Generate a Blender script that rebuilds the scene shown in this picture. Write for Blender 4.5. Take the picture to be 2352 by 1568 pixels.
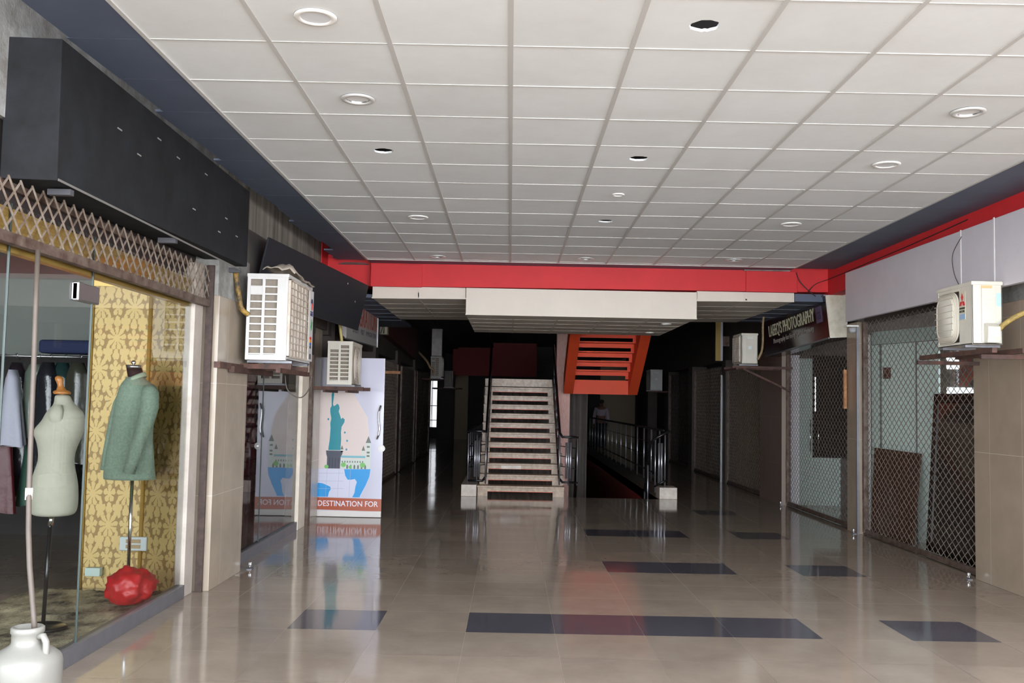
import bpy, bmesh, math, random
from math import sin, cos, pi, radians, sqrt
from mathutils import Vector, Matrix
random.seed(7)
for o in list(bpy.data.objects):
    bpy.data.objects.remove(o, do_unlink=True)
scn = bpy.context.scene
COL = scn.collection

# ------------------------------------------------------------------ camera
cd = bpy.data.cameras.new('camera'); cam = bpy.data.objects.new('camera', cd); COL.objects.link(cam)
cd.sensor_fit = 'HORIZONTAL'; cd.sensor_width = 36.0; cd.lens = 2200.44/2352*36.0
cd.clip_start = 0.05; cd.clip_end = 200
R0 = (0.9998066, -0.0020572, 0.0195584); R1 = (0.0196501, 0.0641279, -0.9977482); R2 = (0.0007984, 0.9979396, 0.0641559)
cam.matrix_world = Matrix(((R0[0], -R1[0], -R2[0], 0.0), (R0[1], -R1[1], -R2[1], 0.0),
                           (R0[2], -R1[2], -R2[2], 1.537), (0, 0, 0, 1)))
scn.camera = cam
# ------------------------------------------------------------------ daylight: bright hazy sky seen through the open front
w = bpy.data.worlds.new('sky'); scn.world = w; w.use_nodes = True
bg = w.node_tree.nodes['Background']; bg.inputs[0].default_value = (0.93, 0.98, 1.06, 1); bg.inputs[1].default_value = 1.4
_nt = w.node_tree; _g = _nt.nodes.new('ShaderNodeTexCoord'); _s = _nt.nodes.new('ShaderNodeSeparateXYZ'); _nt.links.new(_g.outputs['Generated'], _s.inputs[0])
_a = _nt.nodes.new('ShaderNodeMath'); _a.operation = 'MULTIPLY_ADD'; _nt.links.new(_s.outputs['Z'], _a.inputs[0]); _a.inputs[1].default_value = .5; _a.inputs[2].default_value = .5
_r = _nt.nodes.new('ShaderNodeValToRGB'); _nt.links.new(_a.outputs[0], _r.inputs[0])     # hazy sky above, sunlit street and fronts at the horizon, paving below
_e = _r.color_ramp.elements; _e[0].position = 0; _e[0].color = (.46, .49, .56, 1); _e[1].position = 1; _e[1].color = (.62, .66, .74, 1)
for _p, _c in ((.38, (.50, .53, .60, 1)), (.435, (1.45, 1.5, 1.62, 1)), (.495, (1.5, 1.55, 1.66, 1)), (.515, (1.05, 1.1, 1.2, 1)), (.56, (.95, 1.0, 1.10, 1)), (.68, (.66, .69, .76, 1))):
    _q = _e.new(_p); _q.color = _c
_nt.links.new(_r.outputs[0], bg.inputs[0]); bg.inputs[1].default_value = 2.6
vs = scn.view_settings; scn.display_settings.display_device = 'sRGB'
vs.view_transform = 'Standard'; vs.look = 'None'; vs.exposure = 2.12; vs.gamma = 1.0; vs.use_curve_mapping = False

# ------------------------------------------------------------------ helpers
def lin(c):
    c = c/255.0
    return c/12.92 if c <= 0.04045 else ((c+0.055)/1.055)**2.4
def rgb(r, g, b): return (lin(r), lin(g), lin(b), 1.0)
MATS = {}
def mat(name, col, rough=0.6, metal=0.0, var=0.0, vscale=3.0, spec=0.5, col2=None, emit=None, estr=1.0, bump=0.0, bscale=60.0, stretch=None, coat=0.0):
    if name in MATS: return MATS[name]
    m = bpy.data.materials.new(name); m.use_nodes = True; nt = m.node_tree; N = nt.nodes; L = nt.links
    p = N['Principled BSDF']
    p.inputs['Roughness'].default_value = rough; p.inputs['Metallic'].default_value = metal
    p.inputs['Specular IOR Level'].default_value = spec
    p.inputs['Coat Weight'].default_value = coat
    c = rgb(*col); p.inputs['Base Color'].default_value = c
    if var > 0 or col2:
        tc = N.new('ShaderNodeTexCoord'); mp = N.new('ShaderNodeMapping'); L.new(tc.outputs['Object'], mp.inputs[0])
        if stretch: mp.inputs['Scale'].default_value = stretch
        nz = N.new('ShaderNodeTexNoise'); nz.inputs['Scale'].default_value = vscale; nz.inputs['Detail'].default_value = 8; nz.inputs['Roughness'].default_value = 0.65
        L.new(mp.outputs[0], nz.inputs['Vector'])
        rp = N.new('ShaderNodeValToRGB'); rp.color_ramp.elements[0].position = 0.35; rp.color_ramp.elements[1].position = 0.68
        if col2: a, b = rgb(*col2), c
        else:
            a = tuple(max(0, x*(1-var)) for x in c[:3])+(1,); b = c
        rp.color_ramp.elements[0].color = a; rp.color_ramp.elements[1].color = b
        L.new(nz.outputs['Fac'], rp.inputs[0]); L.new(rp.outputs[0], p.inputs['Base Color'])
    if bump > 0:
        tc2 = N.new('ShaderNodeTexCoord'); n2 = N.new('ShaderNodeTexNoise'); n2.inputs['Scale'].default_value = bscale; n2.inputs['Detail'].default_value = 6
        L.new(tc2.outputs['Object'], n2.inputs['Vector'])
        bp = N.new('ShaderNodeBump'); bp.inputs['Strength'].default_value = bump; bp.inputs['Distance'].default_value = 0.01
        L.new(n2.outputs['Fac'], bp.inputs['Height']); L.new(bp.outputs[0], p.inputs['Normal'])
    if emit:
        p.inputs['Emission Color'].default_value = rgb(*emit); p.inputs['Emission Strength'].default_value = estr
    MATS[name] = m
    return m

class MB:
    def __init__(s): s.v = []; s.f = []; s.m = []; s.sm = []
    def add(s, vs_, fs, mi=0, smooth=False):
        o = len(s.v); s.v += [tuple(p) for p in vs_]
        for f in fs: s.f.append(tuple(i+o for i in f)); s.m.append(mi); s.sm.append(smooth)
        return s
    def box(s, x0, x1, y0, y1, z0, z1, mi=0):
        v = [(x0,y0,z0),(x1,y0,z0),(x1,y1,z0),(x0,y1,z0),(x0,y0,z1),(x1,y0,z1),(x1,y1,z1),(x0,y1,z1)]
        return s.add(v, [(0,3,2,1),(4,5,6,7),(0,1,5,4),(1,2,6,5),(2,3,7,6),(3,0,4,7)], mi)
    def hexa(s, v, mi=0):
        return s.add(v, [(0,3,2,1),(4,5,6,7),(0,1,5,4),(1,2,6,5),(2,3,7,6),(3,0,4,7)], mi)
    def tube(s, pts, r, n=8, mi=0, caps=True, smooth=True):
        pts = [Vector(p) for p in pts]; rr = r if isinstance(r, (list, tuple)) else [r]*len(pts)
        vs_ = []; prev = None
        for i, p in enumerate(pts):
            if i == 0: t = pts[1]-p
            elif i == len(pts)-1: t = p-pts[i-1]
            else: t = (pts[i+1]-p).normalized()+(p-pts[i-1]).normalized()
            if t.length < 1e-9: t = Vector((0,0,1))
            t.normalize()
            if prev is None:
                a = Vector((0,0,1)) if abs(t.z) < 0.9 else Vector((1,0,0))
                u = t.cross(a).normalized()
            else: u = (prev - t*prev.dot(t)).normalized()
            prev = u; w_ = t.cross(u)
            for k in range(n):
                a = 2*pi*k/n + (pi/4 if n == 4 else 0)
                vs_.append(p + (u*cos(a)+w_*sin(a))*rr[i])
        fs = []
        for i in range(len(pts)-1):
            for k in range(n):
                k2 = (k+1) % n
                fs.append((i*n+k, i*n+k2, (i+1)*n+k2, (i+1)*n+k))
        if caps:
            fs.append(tuple(range(n-1, -1, -1))); o = (len(pts)-1)*n; fs.append(tuple(range(o, o+n)))
        return s.add(vs_, fs, mi, smooth and n > 4)
    def rings(s, rs, n=24, mi=0, cap0=True, cap1=True, smooth=True):
        """rs: list of (cx,cy,z,rx,ry) or functions of angle returning points"""
        vs_ = []
        for q in rs:
            for k in range(n):
                a = 2*pi*k/n
                vs_.append((q[0]+q[3]*cos(a), q[1]+q[4]*sin(a), q[2]))
        fs = []
        for i in range(len(rs)-1):
            for k in range(n):
                k2 = (k+1) % n
                fs.append((i*n+k, i*n+k2, (i+1)*n+k2, (i+1)*n+k))
        if cap0: fs.append(tuple(range(n-1, -1, -1)))
        if cap1: o = (len(rs)-1)*n; fs.append(tuple(range(o, o+n)))
        return s.add(vs_, fs, mi, smooth)
    def prism(s, pts, d, mi=0):
        """pts: planar polygon (3D points), d: extrusion vector"""
        n = len(pts); d = Vector(d); a = [Vector(p) for p in pts]; b = [p+d for p in a]
        fs = [tuple(range(n)), tuple(range(2*n-1, n-1, -1))]
        for i in range(n): j = (i+1) % n; fs.append((i, i+n, j+n, j))
        return s.add(a+b, fs, mi)
    def build(s, name, mats, parent=None, smooth_all=False, bevel=0.0, fix=True):
        me = bpy.data.meshes.new(name); me.from_pydata(s.v, [], s.f)
        if not isinstance(mats, (list, tuple)): mats = [mats]
        for m in mats: me.materials.append(m)
        me.polygons.foreach_set('material_index', s.m)
        me.polygons.foreach_set('use_smooth', [bool(x) or smooth_all for x in s.sm])
        if fix:
            bm = bmesh.new(); bm.from_mesh(me); bmesh.ops.recalc_face_normals(bm, faces=bm.faces); bm.to_mesh(me); bm.free()
        me.update()
        o = bpy.data.objects.new(name, me); COL.objects.link(o)
        if parent: o.parent = parent
        if bevel > 0:
            b = o.modifiers.new('bevel', 'BEVEL'); b.width = bevel; b.segments = 2; b.limit_method = 'ANGLE'; b.angle_limit = radians(40)
        return o

def each(name, boxes, m_, parent, bevel=0.0):
    r = []
    for b in boxes:
        q = MB(); q.box(*b); r.append(q.build(name, m_, parent, bevel=bevel))
    return r
def tag(o, label, cat, group=None, kind=None):
    o['label'] = label; o['category'] = cat
    if group: o['group'] = group
    if kind: o['kind'] = kind
    return o
def thing(name, label, cat, loc=(0,0,0), rz=0.0, group=None):
    o = bpy.data.objects.new(name, None); COL.objects.link(o); o.location = loc; o.rotation_euler = (0,0,rz); o.empty_display_size = 0.1
    return tag(o, label, cat, group)
def struct(o): o['kind'] = 'structure'; return o
def copy_tree(o, parent=None):
    c = o.copy(); COL.objects.link(c)
    if parent: c.parent = parent
    for ch in list(o.children): copy_tree(ch, c)
    return c
def rel(root, pts):
    return [tuple(Vector(p)-root.location) for p in pts]

def text_mesh(name, txt, origin, xdir, up, width, height, m, parent=None, depth=0.003, shear=0.0, label=None, bold=0.0):
    cu = bpy.data.curves.new(name+'_c', 'FONT'); cu.body = txt; cu.size = 1; cu.extrude = 0.0; cu.offset = bold
    cu.resolution_u = 3
    to = bpy.data.objects.new(name+'_t', cu); COL.objects.link(to)
    dg = bpy.context.evaluated_depsgraph_get(); me = bpy.data.meshes.new_from_object(to.evaluated_get(dg))
    bpy.data.objects.remove(to, do_unlink=True); bpy.data.curves.remove(cu)
    bm = bmesh.new(); bm.from_mesh(me)
    r = bmesh.ops.extrude_face_region(bm, geom=list(bm.faces))
    for g in r['geom']:
        if isinstance(g, bmesh.types.BMVert): g.co.z += 1.0
    xs = [v.co.x for v in bm.verts]; ys = [v.co.y for v in bm.verts]
    x0, x1, y0, y1 = min(xs), max(xs), min(ys), max(ys)
    X = Vector(xdir).normalized(); U = Vector(up).normalized(); Nn = X.cross(U); O = Vector(origin)
    for v in bm.verts:
        a = (v.co.x-x0)/(x1-x0)*width; b = (v.co.y-y0)/(y1-y0)*height; c = v.co.z*depth
        v.co = O + X*(a+shear*b) + U*b + Nn*c
    bmesh.ops.recalc_face_normals(bm, faces=bm.faces)
    me.materials.clear(); bm.to_mesh(me); bm.free(); me.materials.append(m)
    for p in me.polygons: p.use_smooth = False; p.material_index = 0
    o = bpy.data.objects.new(name, me); COL.objects.link(o)
    if parent: o.parent = parent
    if label: o['label'] = label
    return o

# ------------------------------------------------------------------ materials
M_navy = mat('slate_paint', (88, 98, 116), 0.55, var=0.18, vscale=2.0)
M_red = mat('red_paint', (208, 40, 44), 0.65, var=0.12, vscale=2.5)
M_cream = mat('cream_board', (214, 205, 191), 0.6, var=0.06, vscale=2)
M_grid = mat('ceiling_tee', (196, 195, 190), 0.5)
M_black = mat('black_vinyl', (40, 42, 45), 0.8, var=0.25, vscale=5, col2=(32, 32, 32), spec=.15)
M_black2 = mat('black_panel', (38, 41, 46), 0.6, var=0.1, spec=.25)
M_brownboard = mat('dusty_brown_board', (88, 84, 78), 0.6, col2=(46, 46, 46), vscale=1.3)
M_conc = mat('bare_concrete', (150, 145, 132), 0.85, col2=(88, 82, 72), vscale=5, bump=0.3, stretch=(1, 1.2, .12))
M_plaster = mat('grey_plaster', (160, 160, 156), 0.85, col2=(118, 116, 110), vscale=7, bump=0.4)
M_jamb = mat('cream_jamb', (186, 176, 164), 0.5, var=0.22, vscale=6)
M_rust = mat('rusty_rail', (120, 106, 94), 0.55, 0.3, col2=(72, 50, 42), vscale=9)
M_rust2 = mat('rust_red_steel', (100, 68, 56), 0.7, 0.1, col2=(60, 46, 42), vscale=9)
M_mesh = mat('grille_wire', (158, 148, 134), 0.45, 0.15, col2=(110, 92, 78), vscale=12)
M_meshd = mat('grille_wire_dark', (112, 104, 94), 0.45, 0.5, col2=(70, 60, 54), vscale=12)
M_steel = mat('brushed_steel', (190, 190, 190), 0.25, 0.9)
M_chrome = mat('chrome', (225, 225, 225), 0.12, 1.0)
M_alum = mat('grey_aluminium', (128, 128, 132), 0.4, 0.5, var=0.2, vscale=8)
M_acw = mat('ac_white', (206, 205, 200), 0.4, var=0.12, vscale=4)
M_acc = mat('ac_cream', (214, 209, 194), 0.4, var=0.12, vscale=4)
M_acd = mat('ac_dusty', (214, 206, 192), 0.6, col2=(170, 156, 140), vscale=6)
M_coil = mat('coil_fins', (140, 130, 116), 0.7, 0.2, var=0.2, vscale=30)
M_dark = mat('dark_void', (18, 17, 17), 0.9)
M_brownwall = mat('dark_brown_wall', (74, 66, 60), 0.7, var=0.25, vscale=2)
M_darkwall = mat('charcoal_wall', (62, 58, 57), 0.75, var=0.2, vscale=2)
M_maroon = mat('maroon_board', (84, 34, 34), 0.6, var=0.2)
M_marble = mat('stair_marble', (196, 172, 144), 0.35, col2=(158, 134, 108), vscale=14)
M_marbleL = mat('pale_marble', (226, 214, 200), 0.35, col2=(196, 182, 166), vscale=10)
M_orange = mat('orange_paint', (240, 84, 44), 0.6, var=0.08)
M_pink = mat('peeling_pink_paint', (255, 224, 212), 0.7, col2=(246, 184, 166), vscale=16, stretch=(3, 3, .6), bump=.3)
M_rail = mat('black_lacquer', (30, 29, 30), 0.2, 0.2)
M_curtain = mat('grey_curtain', (112, 106, 100), 0.85, var=0.2)
M_beige = mat('beige_wall', (172, 158, 134), 0.8)
M_white = mat('white_plastic', (236, 234, 228), 0.4)
M_greyboard = mat('grey_sign_board', (206, 202, 206), 0.45, var=0.06)
M_seam = mat('white_seam', (226, 224, 222), 0.5)
M_gold = mat('gold_bead', (214, 176, 96), 0.3, 0.4)
M_sling = mat('wood_lath', (196, 146, 100), 0.7, col2=(150, 100, 64), vscale=20)

def brick_tile(name, c, seam, sx, sy, axes='YZ', rough=0.3, off=(0,0), var=0.08):
    m = bpy.data.materials.new(name); m.use_nodes = True; nt = m.node_tree; N = nt.nodes; L = nt.links
    p = N['Principled BSDF']; p.inputs['Roughness'].default_value = rough
    g = N.new('ShaderNodeNewGeometry'); sp = N.new('ShaderNodeSeparateXYZ'); L.new(g.outputs['Position'], sp.inputs[0])
    def line(sock, size, o):
        a = N.new('ShaderNodeMath'); a.operation = 'SUBTRACT'; L.new(sock, a.inputs[0]); a.inputs[1].default_value = o
        b = N.new('ShaderNodeMath'); b.operation = 'PINGPONG'; L.new(a.outputs[0], b.inputs[0]); b.inputs[1].default_value = size/2
        c_ = N.new('ShaderNodeMath'); c_.operation = 'LESS_THAN'; L.new(b.outputs[0], c_.inputs[0]); c_.inputs[1].default_value = 0.0022
        return c_.outputs[0]
    ia = {'X': 0, 'Y': 1, 'Z': 2}
    s1 = line(sp.outputs[ia[axes[0]]], sx, off[0]); s2 = line(sp.outputs[ia[axes[1]]], sy, off[1])
    mx = N.new('ShaderNodeMath'); mx.operation = 'MAXIMUM'; L.new(s1, mx.inputs[0]); L.new(s2, mx.inputs[1])
    nz = N.new('ShaderNodeTexNoise'); nz.inputs['Scale'].default_value = 4; nz.inputs['Detail'].default_value = 7
    L.new(g.outputs['Position'], nz.inputs['Vector'])
    rp = N.new('ShaderNodeValToRGB'); cc = rgb(*c); rp.color_ramp.elements[0].position = .3; rp.color_ramp.elements[1].position = .7
    rp.color_ramp.elements[0].color = tuple(x*(1-var*2) for x in cc[:3])+(1,); rp.color_ramp.elements[1].color = cc
    L.new(nz.outputs['Fac'], rp.inputs[0])
    mix = N.new('ShaderNodeMixRGB'); L.new(mx.outputs[0], mix.inputs[0]); L.new(rp.outputs[0], mix.inputs[1]); mix.inputs[2].default_value = rgb(*seam)
    L.new(mix.outputs[0], p.inputs['Base Color'])
    return m
M_pillar = brick_tile('beige_pillar_tile', (156, 140, 121), (186, 172, 154), 0.55, 1.2, 'YZ', 0.22, (8.12, 1.17))
M_pillarL = brick_tile('beige_pillar_tile_left', (164, 151, 133), (190, 178, 162), 0.55, 0.9, 'YZ', 0.22, (8.0, 0.75))

# floor: polished tile, darker inlay tiles, every tile laid a hair out of level
def floor_mat(name, c, c2, seam):
    m = bpy.data.materials.new(name); m.use_nodes = True; nt = m.node_tree; N = nt.nodes; L = nt.links
    p = N['Principled BSDF']; p.inputs['Specular IOR Level'].default_value = 0.5
    g = N.new('ShaderNodeNewGeometry')
    ad = N.new('ShaderNodeVectorMath'); ad.operation = 'SUBTRACT'; L.new(g.outputs['Position'], ad.inputs[0]); ad.inputs[1].default_value = (-1.468, 6.535, -50.0)
    dv = N.new('ShaderNodeVectorMath'); dv.operation = 'DIVIDE'; L.new(ad.outputs[0], dv.inputs[0]); dv.inputs[1].default_value = (0.6, 0.605, 100.0)
    fl = N.new('ShaderNodeVectorMath'); fl.operation = 'FLOOR'; L.new(dv.outputs[0], fl.inputs[0])
    wn = N.new('ShaderNodeTexWhiteNoise'); wn.noise_dimensions = '3D'; L.new(fl.outputs[0], wn.inputs['Vector'])
    nz = N.new('ShaderNodeTexNoise'); nz.inputs['Scale'].default_value = 2.2; nz.inputs['Detail'].default_value = 9; nz.inputs['Roughness'].default_value = .7
    L.new(g.outputs['Position'], nz.inputs['Vector'])
    rp = N.new('ShaderNodeValToRGB'); rp.color_ramp.elements[0].position = .3; rp.color_ramp.elements[1].position = .72
    rp.color_ramp.elements[0].color = rgb(*c2); rp.color_ramp.elements[1].color = rgb(*c); L.new(nz.outputs['Fac'], rp.inputs[0])
    # per tile tint
    tv = N.new('ShaderNodeMath'); tv.operation = 'MULTIPLY_ADD'; L.new(wn.outputs['Value'], tv.inputs[0]); tv.inputs[1].default_value = .12; tv.inputs[2].default_value = .92
    hs = N.new('ShaderNodeHueSaturation'); L.new(tv.outputs[0], hs.inputs['Value']); L.new(rp.outputs[0], hs.inputs['Color'])
    L.new(hs.outputs[0], p.inputs['Base Color'])
    # tilt
    sb = N.new('ShaderNodeVectorMath'); sb.operation = 'SUBTRACT'; L.new(wn.outputs['Color'], sb.inputs[0]); sb.inputs[1].default_value = (.5, .5, .5)
    sc = N.new('ShaderNodeVectorMath'); sc.operation = 'MULTIPLY'; L.new(sb.outputs[0], sc.inputs[0]); sc.inputs[1].default_value = (.008, .008, 0)
    # gentle waviness of the glaze
    n3 = N.new('ShaderNodeTexNoise'); n3.inputs['Scale'].default_value = 3.0; n3.inputs['Detail'].default_value = 1; L.new(g.outputs['Position'], n3.inputs['Vector'])
    s3 = N.new('ShaderNodeVectorMath'); s3.operation = 'SUBTRACT'; L.new(n3.outputs['Color'], s3.inputs[0]); s3.inputs[1].default_value = (.5, .5, .5)
    m3 = N.new('ShaderNodeVectorMath'); m3.operation = 'MULTIPLY'; L.new(s3.outputs[0], m3.inputs[0]); m3.inputs[1].default_value = (.003, .003, 0)
    a1 = N.new('ShaderNodeVectorMath'); a1.operation = 'ADD'; L.new(sc.outputs[0], a1.inputs[0]); L.new(m3.outputs[0], a1.inputs[1])
    a2 = N.new('ShaderNodeVectorMath'); a2.operation = 'ADD'; L.new(a1.outputs[0], a2.inputs[0]); L.new(g.outputs['True Normal'], a2.inputs[1])
    nm = N.new('ShaderNodeVectorMath'); nm.operation = 'NORMALIZE'; L.new(a2.outputs[0], nm.inputs[0]); L.new(nm.outputs[0], p.inputs['Normal'])
    # roughness: dusty film varies
    rr = N.new('ShaderNodeMapRange'); rr.inputs['From Min'].default_value = .3; rr.inputs['From Max'].default_value = .75
    rr.inputs['To Min'].default_value = .06; rr.inputs['To Max'].default_value = .12; L.new(nz.outputs['Fac'], rr.inputs['Value']); L.new(rr.outputs[0], p.inputs['Roughness'])
    return m
M_floor = floor_mat('polished_floor_tile', (156, 143, 128), (136, 123, 109), None)
M_floord = floor_mat('charcoal_inlay_tile', (84, 82, 88), (72, 70, 76), None)
M_grout = mat('floor_grout', (196, 184, 166), 0.7)

def ceil_mat():
    m = bpy.data.materials.new('ceiling_tile'); m.use_nodes = True; nt = m.node_tree; N = nt.nodes; L = nt.links
    p = N['Principled BSDF']; p.inputs['Roughness'].default_value = .75
    g = N.new('ShaderNodeNewGeometry')
    ad = N.new('ShaderNodeVectorMath'); ad.operation = 'SUBTRACT'; L.new(g.outputs['Position'], ad.inputs[0]); ad.inputs[1].default_value = (-1.25, 4.123, -50)
    dv = N.new('ShaderNodeVectorMath'); dv.operation = 'DIVIDE'; L.new(ad.outputs[0], dv.inputs[0]); dv.inputs[1].default_value = (.6096, .61, 100)
    fl = N.new('ShaderNodeVectorMath'); fl.operation = 'FLOOR'; L.new(dv.outputs[0], fl.inputs[0])
    wn = N.new('ShaderNodeTexWhiteNoise'); wn.noise_dimensions = '3D'; L.new(fl.outputs[0], wn.inputs['Vector'])
    nz = N.new('ShaderNodeTexNoise'); nz.inputs['Scale'].default_value = 1.6; nz.inputs['Detail'].default_value = 8; nz.inputs['Roughness'].default_value = .7
    L.new(g.outputs['Position'], nz.inputs['Vector'])
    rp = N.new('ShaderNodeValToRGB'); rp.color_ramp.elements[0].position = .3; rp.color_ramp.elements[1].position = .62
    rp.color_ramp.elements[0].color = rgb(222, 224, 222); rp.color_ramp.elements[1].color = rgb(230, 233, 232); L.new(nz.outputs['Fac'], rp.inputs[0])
    tv = N.new('ShaderNodeMath'); tv.operation = 'MULTIPLY_ADD'; L.new(wn.outputs['Value'], tv.inputs[0]); tv.inputs[1].default_value = .07; tv.inputs[2].default_value = .95
    hs = N.new('ShaderNodeHueSaturation'); L.new(tv.outputs[0], hs.inputs['Value']); L.new(rp.outputs[0], hs.inputs['Color'])
    L.new(hs.outputs[0], p.inputs['Base Color'])
    return m
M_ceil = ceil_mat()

def glass_mat(name, tint=(235, 245, 240), k=1.0):
    m = bpy.data.materials.new(name); m.use_nodes = True; nt = m.node_tree; N = nt.nodes; L = nt.links
    N.clear(); out = N.new('ShaderNodeOutputMaterial'); tr = N.new('ShaderNodeBsdfTransparent'); tr.inputs[0].default_value = rgb(*tint)
    gl = N.new('ShaderNodeBsdfGlossy'); gl.inputs['Roughness'].default_value = 0.02
    fr = N.new('ShaderNodeFresnel'); fr.inputs['IOR'].default_value = 1.5
    mu = N.new('ShaderNodeMath'); mu.operation = 'MULTIPLY'; mu.inputs[1].default_value = k; L.new(fr.outputs[0], mu.inputs[0])
    mx = N.new('ShaderNodeMixShader'); L.new(mu.outputs[0], mx.inputs[0]); L.new(tr.outputs[0], mx.inputs[1]); L.new(gl.outputs[0], mx.inputs[2])
    L.new(mx.outputs[0], out.inputs[0]); return m
M_glass = glass_mat('shop_glass', (240, 246, 243), 1.0); M_glassR = glass_mat('shop_glass_dim', (230, 238, 235), .6)
M_glassedge = mat('glass_edge', (50, 62, 58), 0.4)

def damask():
    m = bpy.data.materials.new('gold_damask_wallpaper'); m.use_nodes = True; nt = m.node_tree; N = nt.nodes; L = nt.links
    p = N['Principled BSDF']; p.inputs['Roughness'].default_value = .45; p.inputs['Metallic'].default_value = .25
    tc = N.new('ShaderNodeTexCoord'); sp = N.new('ShaderNodeSeparateXYZ'); L.new(tc.outputs['Object'], sp.inputs[0])
    nz = N.new('ShaderNodeTexNoise'); nz.inputs['Scale'].default_value = 70; nz.inputs['Detail'].default_value = 3; L.new(tc.outputs['Object'], nz.inputs['Vector'])
    def M_(op, a, b=None, c=None):
        n = N.new('ShaderNodeMath'); n.operation = op
        for i, q in enumerate((a, b, c)):
            if q is None: continue
            if isinstance(q, (int, float)): n.inputs[i].default_value = q
            else: L.new(q, n.inputs[i])
        return n.outputs[0]
    u = sp.outputs[0]; v = sp.outputs[2]
    PU, PV = 0.27, 0.50
    wob = M_('MULTIPLY_ADD', nz.outputs['Fac'], .022, -.011)
    u = M_('ADD', u, wob); v = M_('ADD', v, wob)
    def wrap(x, off, P): return M_('WRAP', M_('ADD', x, off), -P/2, P/2) if False else M_('SUBTRACT', M_('MULTIPLY', M_('FRACT', M_('DIVIDE', M_('ADD', x, off+50*P), P)), P), P/2)
    def flower(ou, ov, ru, rv, k, amp, vein=True):
        du = wrap(u, ou, PU); dv_ = wrap(v, ov, PV)
        a_ = M_('DIVIDE', du, ru); b_ = M_('DIVIDE', dv_, rv)
        r = M_('SQRT', M_('ADD', M_('MULTIPLY', a_, a_), M_('MULTIPLY', b_, b_)))
        th = M_('ARCTAN2', a_, b_)
        lobe = M_('ABSOLUTE', M_('COSINE', M_('MULTIPLY', th, k)))
        val = M_('SUBTRACT', M_('MULTIPLY_ADD', lobe, amp, 1.0-amp), r)
        if vein:   # dark veins between the petals
            gap = M_('MULTIPLY', M_('LESS_THAN', lobe, .30), M_('GREATER_THAN', r, .32)); val = M_('SUBTRACT', val, gap)
        return val
    fs_ = [flower(0, 0, .08, .10, 4.5, .25), flower(PU/2, PV/2, .08, .10, 4.5, .25), flower(0, PV/2, .05, .075, 2.5, .35), flower(PU/2, 0, .05, .075, 2.5, .35),
           flower(PU/4, PV/4, .042, .08, 2.5, .4, False), flower(-PU/4, PV/4, .042, .08, 2.5, .4, False), flower(PU/4, -PV/4, .042, .08, 2.5, .4, False), flower(-PU/4, -PV/4, .042, .08, 2.5, .4, False),
           flower(0, PV*.27, .03, .05, 1.5, .3, False), flower(0, -PV*.27, .03, .05, 1.5, .3, False), flower(PU/2, PV*.23, .03, .05, 1.5, .3, False), flower(PU/2, -PV*.23, .03, .05, 1.5, .3, False)]
    mm = fs_[0]
    for f_ in fs_[1:]: mm = M_('MAXIMUM', mm, f_)
    t = M_('MULTIPLY_ADD', mm, 1.0, 1.27)
    rp = N.new('ShaderNodeValToRGB'); L.new(M_('MULTIPLY', t, .4), rp.inputs[0])
    e = rp.color_ramp.elements; e[0].position = .50; e[0].color = rgb(148, 120, 70); e[1].position = .53; e[1].color = rgb(202, 174, 112)
    L.new(rp.outputs[0], p.inputs['Base Color']); return m
M_damask = damask()

# ================================================================== SETTING
CX0, CY0, CS, CSY = -1.25, 4.123, 0.6096, 0.61      # ceiling grid
FX0, FY0, FS, FSY = -1.468, 6.535, 0.6, 0.605       # floor grid
ZC = 3.332
# ---- floor
HX0, HX1, HY0, HY1 = 1.0, 2.5, 15.97, 31.0
fb = MB(); g = 0.0008
xs = [FX0+FS*i for i in range(-12, 19)]; ys = [FY0+FSY*j for j in range(-23, 57)]
darkset = {(0,0),(0,2),(0,3),(0,4),(0,5),(0,7),(4,4),(4,5),(4,7),(8,4),(8,5),(8,7),(12,7)}
hx = [x for x in xs]
for jj, y in enumerate(ys):
    j = jj-23
    for ii, x in enumerate(xs):
        i = ii-12
        x0, x1, y0, y1 = x+g, x+FS-g, y+g, y+FSY-g
        mi = 1 if (j, i) in darkset else 0
        segs = [(x0, x1)]
        yy = (y0, y1)
        if y1 > HY0 and y0 < HY1 and x1 > HX0 and x0 < HX1:
            segs = []
            if x0 < HX0: segs.append((x0, HX0, y0, y1))
            if x1 > HX1: segs.append((HX1, x1, y0, y1))
            if y0 < HY0: segs.append((max(x0, HX0), min(x1, HX1), y0, HY0))
            if y1 > HY1: segs.append((max(x0, HX0), min(x1, HX1), HY1, y1))
        else: segs = [(x0, x1, y0, y1)]
        for (a, b, c, d) in segs:
            fb.add([(a,c,0),(b,c,0),(b,d,0),(a,d,0)], [(0,1,2,3)], mi)
X0, X1, Y0, Y1 = xs[0], xs[-1]+FS, ys[0], ys[-1]+FSY
for (a, b, c, d) in ((X0, X1, Y0, HY0), (X0, HX0, HY0, HY1), (HX1, X1, HY0, HY1), (X0, X1, HY1, Y1)):
    fb.box(a, b, c, d, -0.18, -0.0012, 2)
struct(fb.build('floor', [M_floor, M_floord, M_grout], fix=False))

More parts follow.
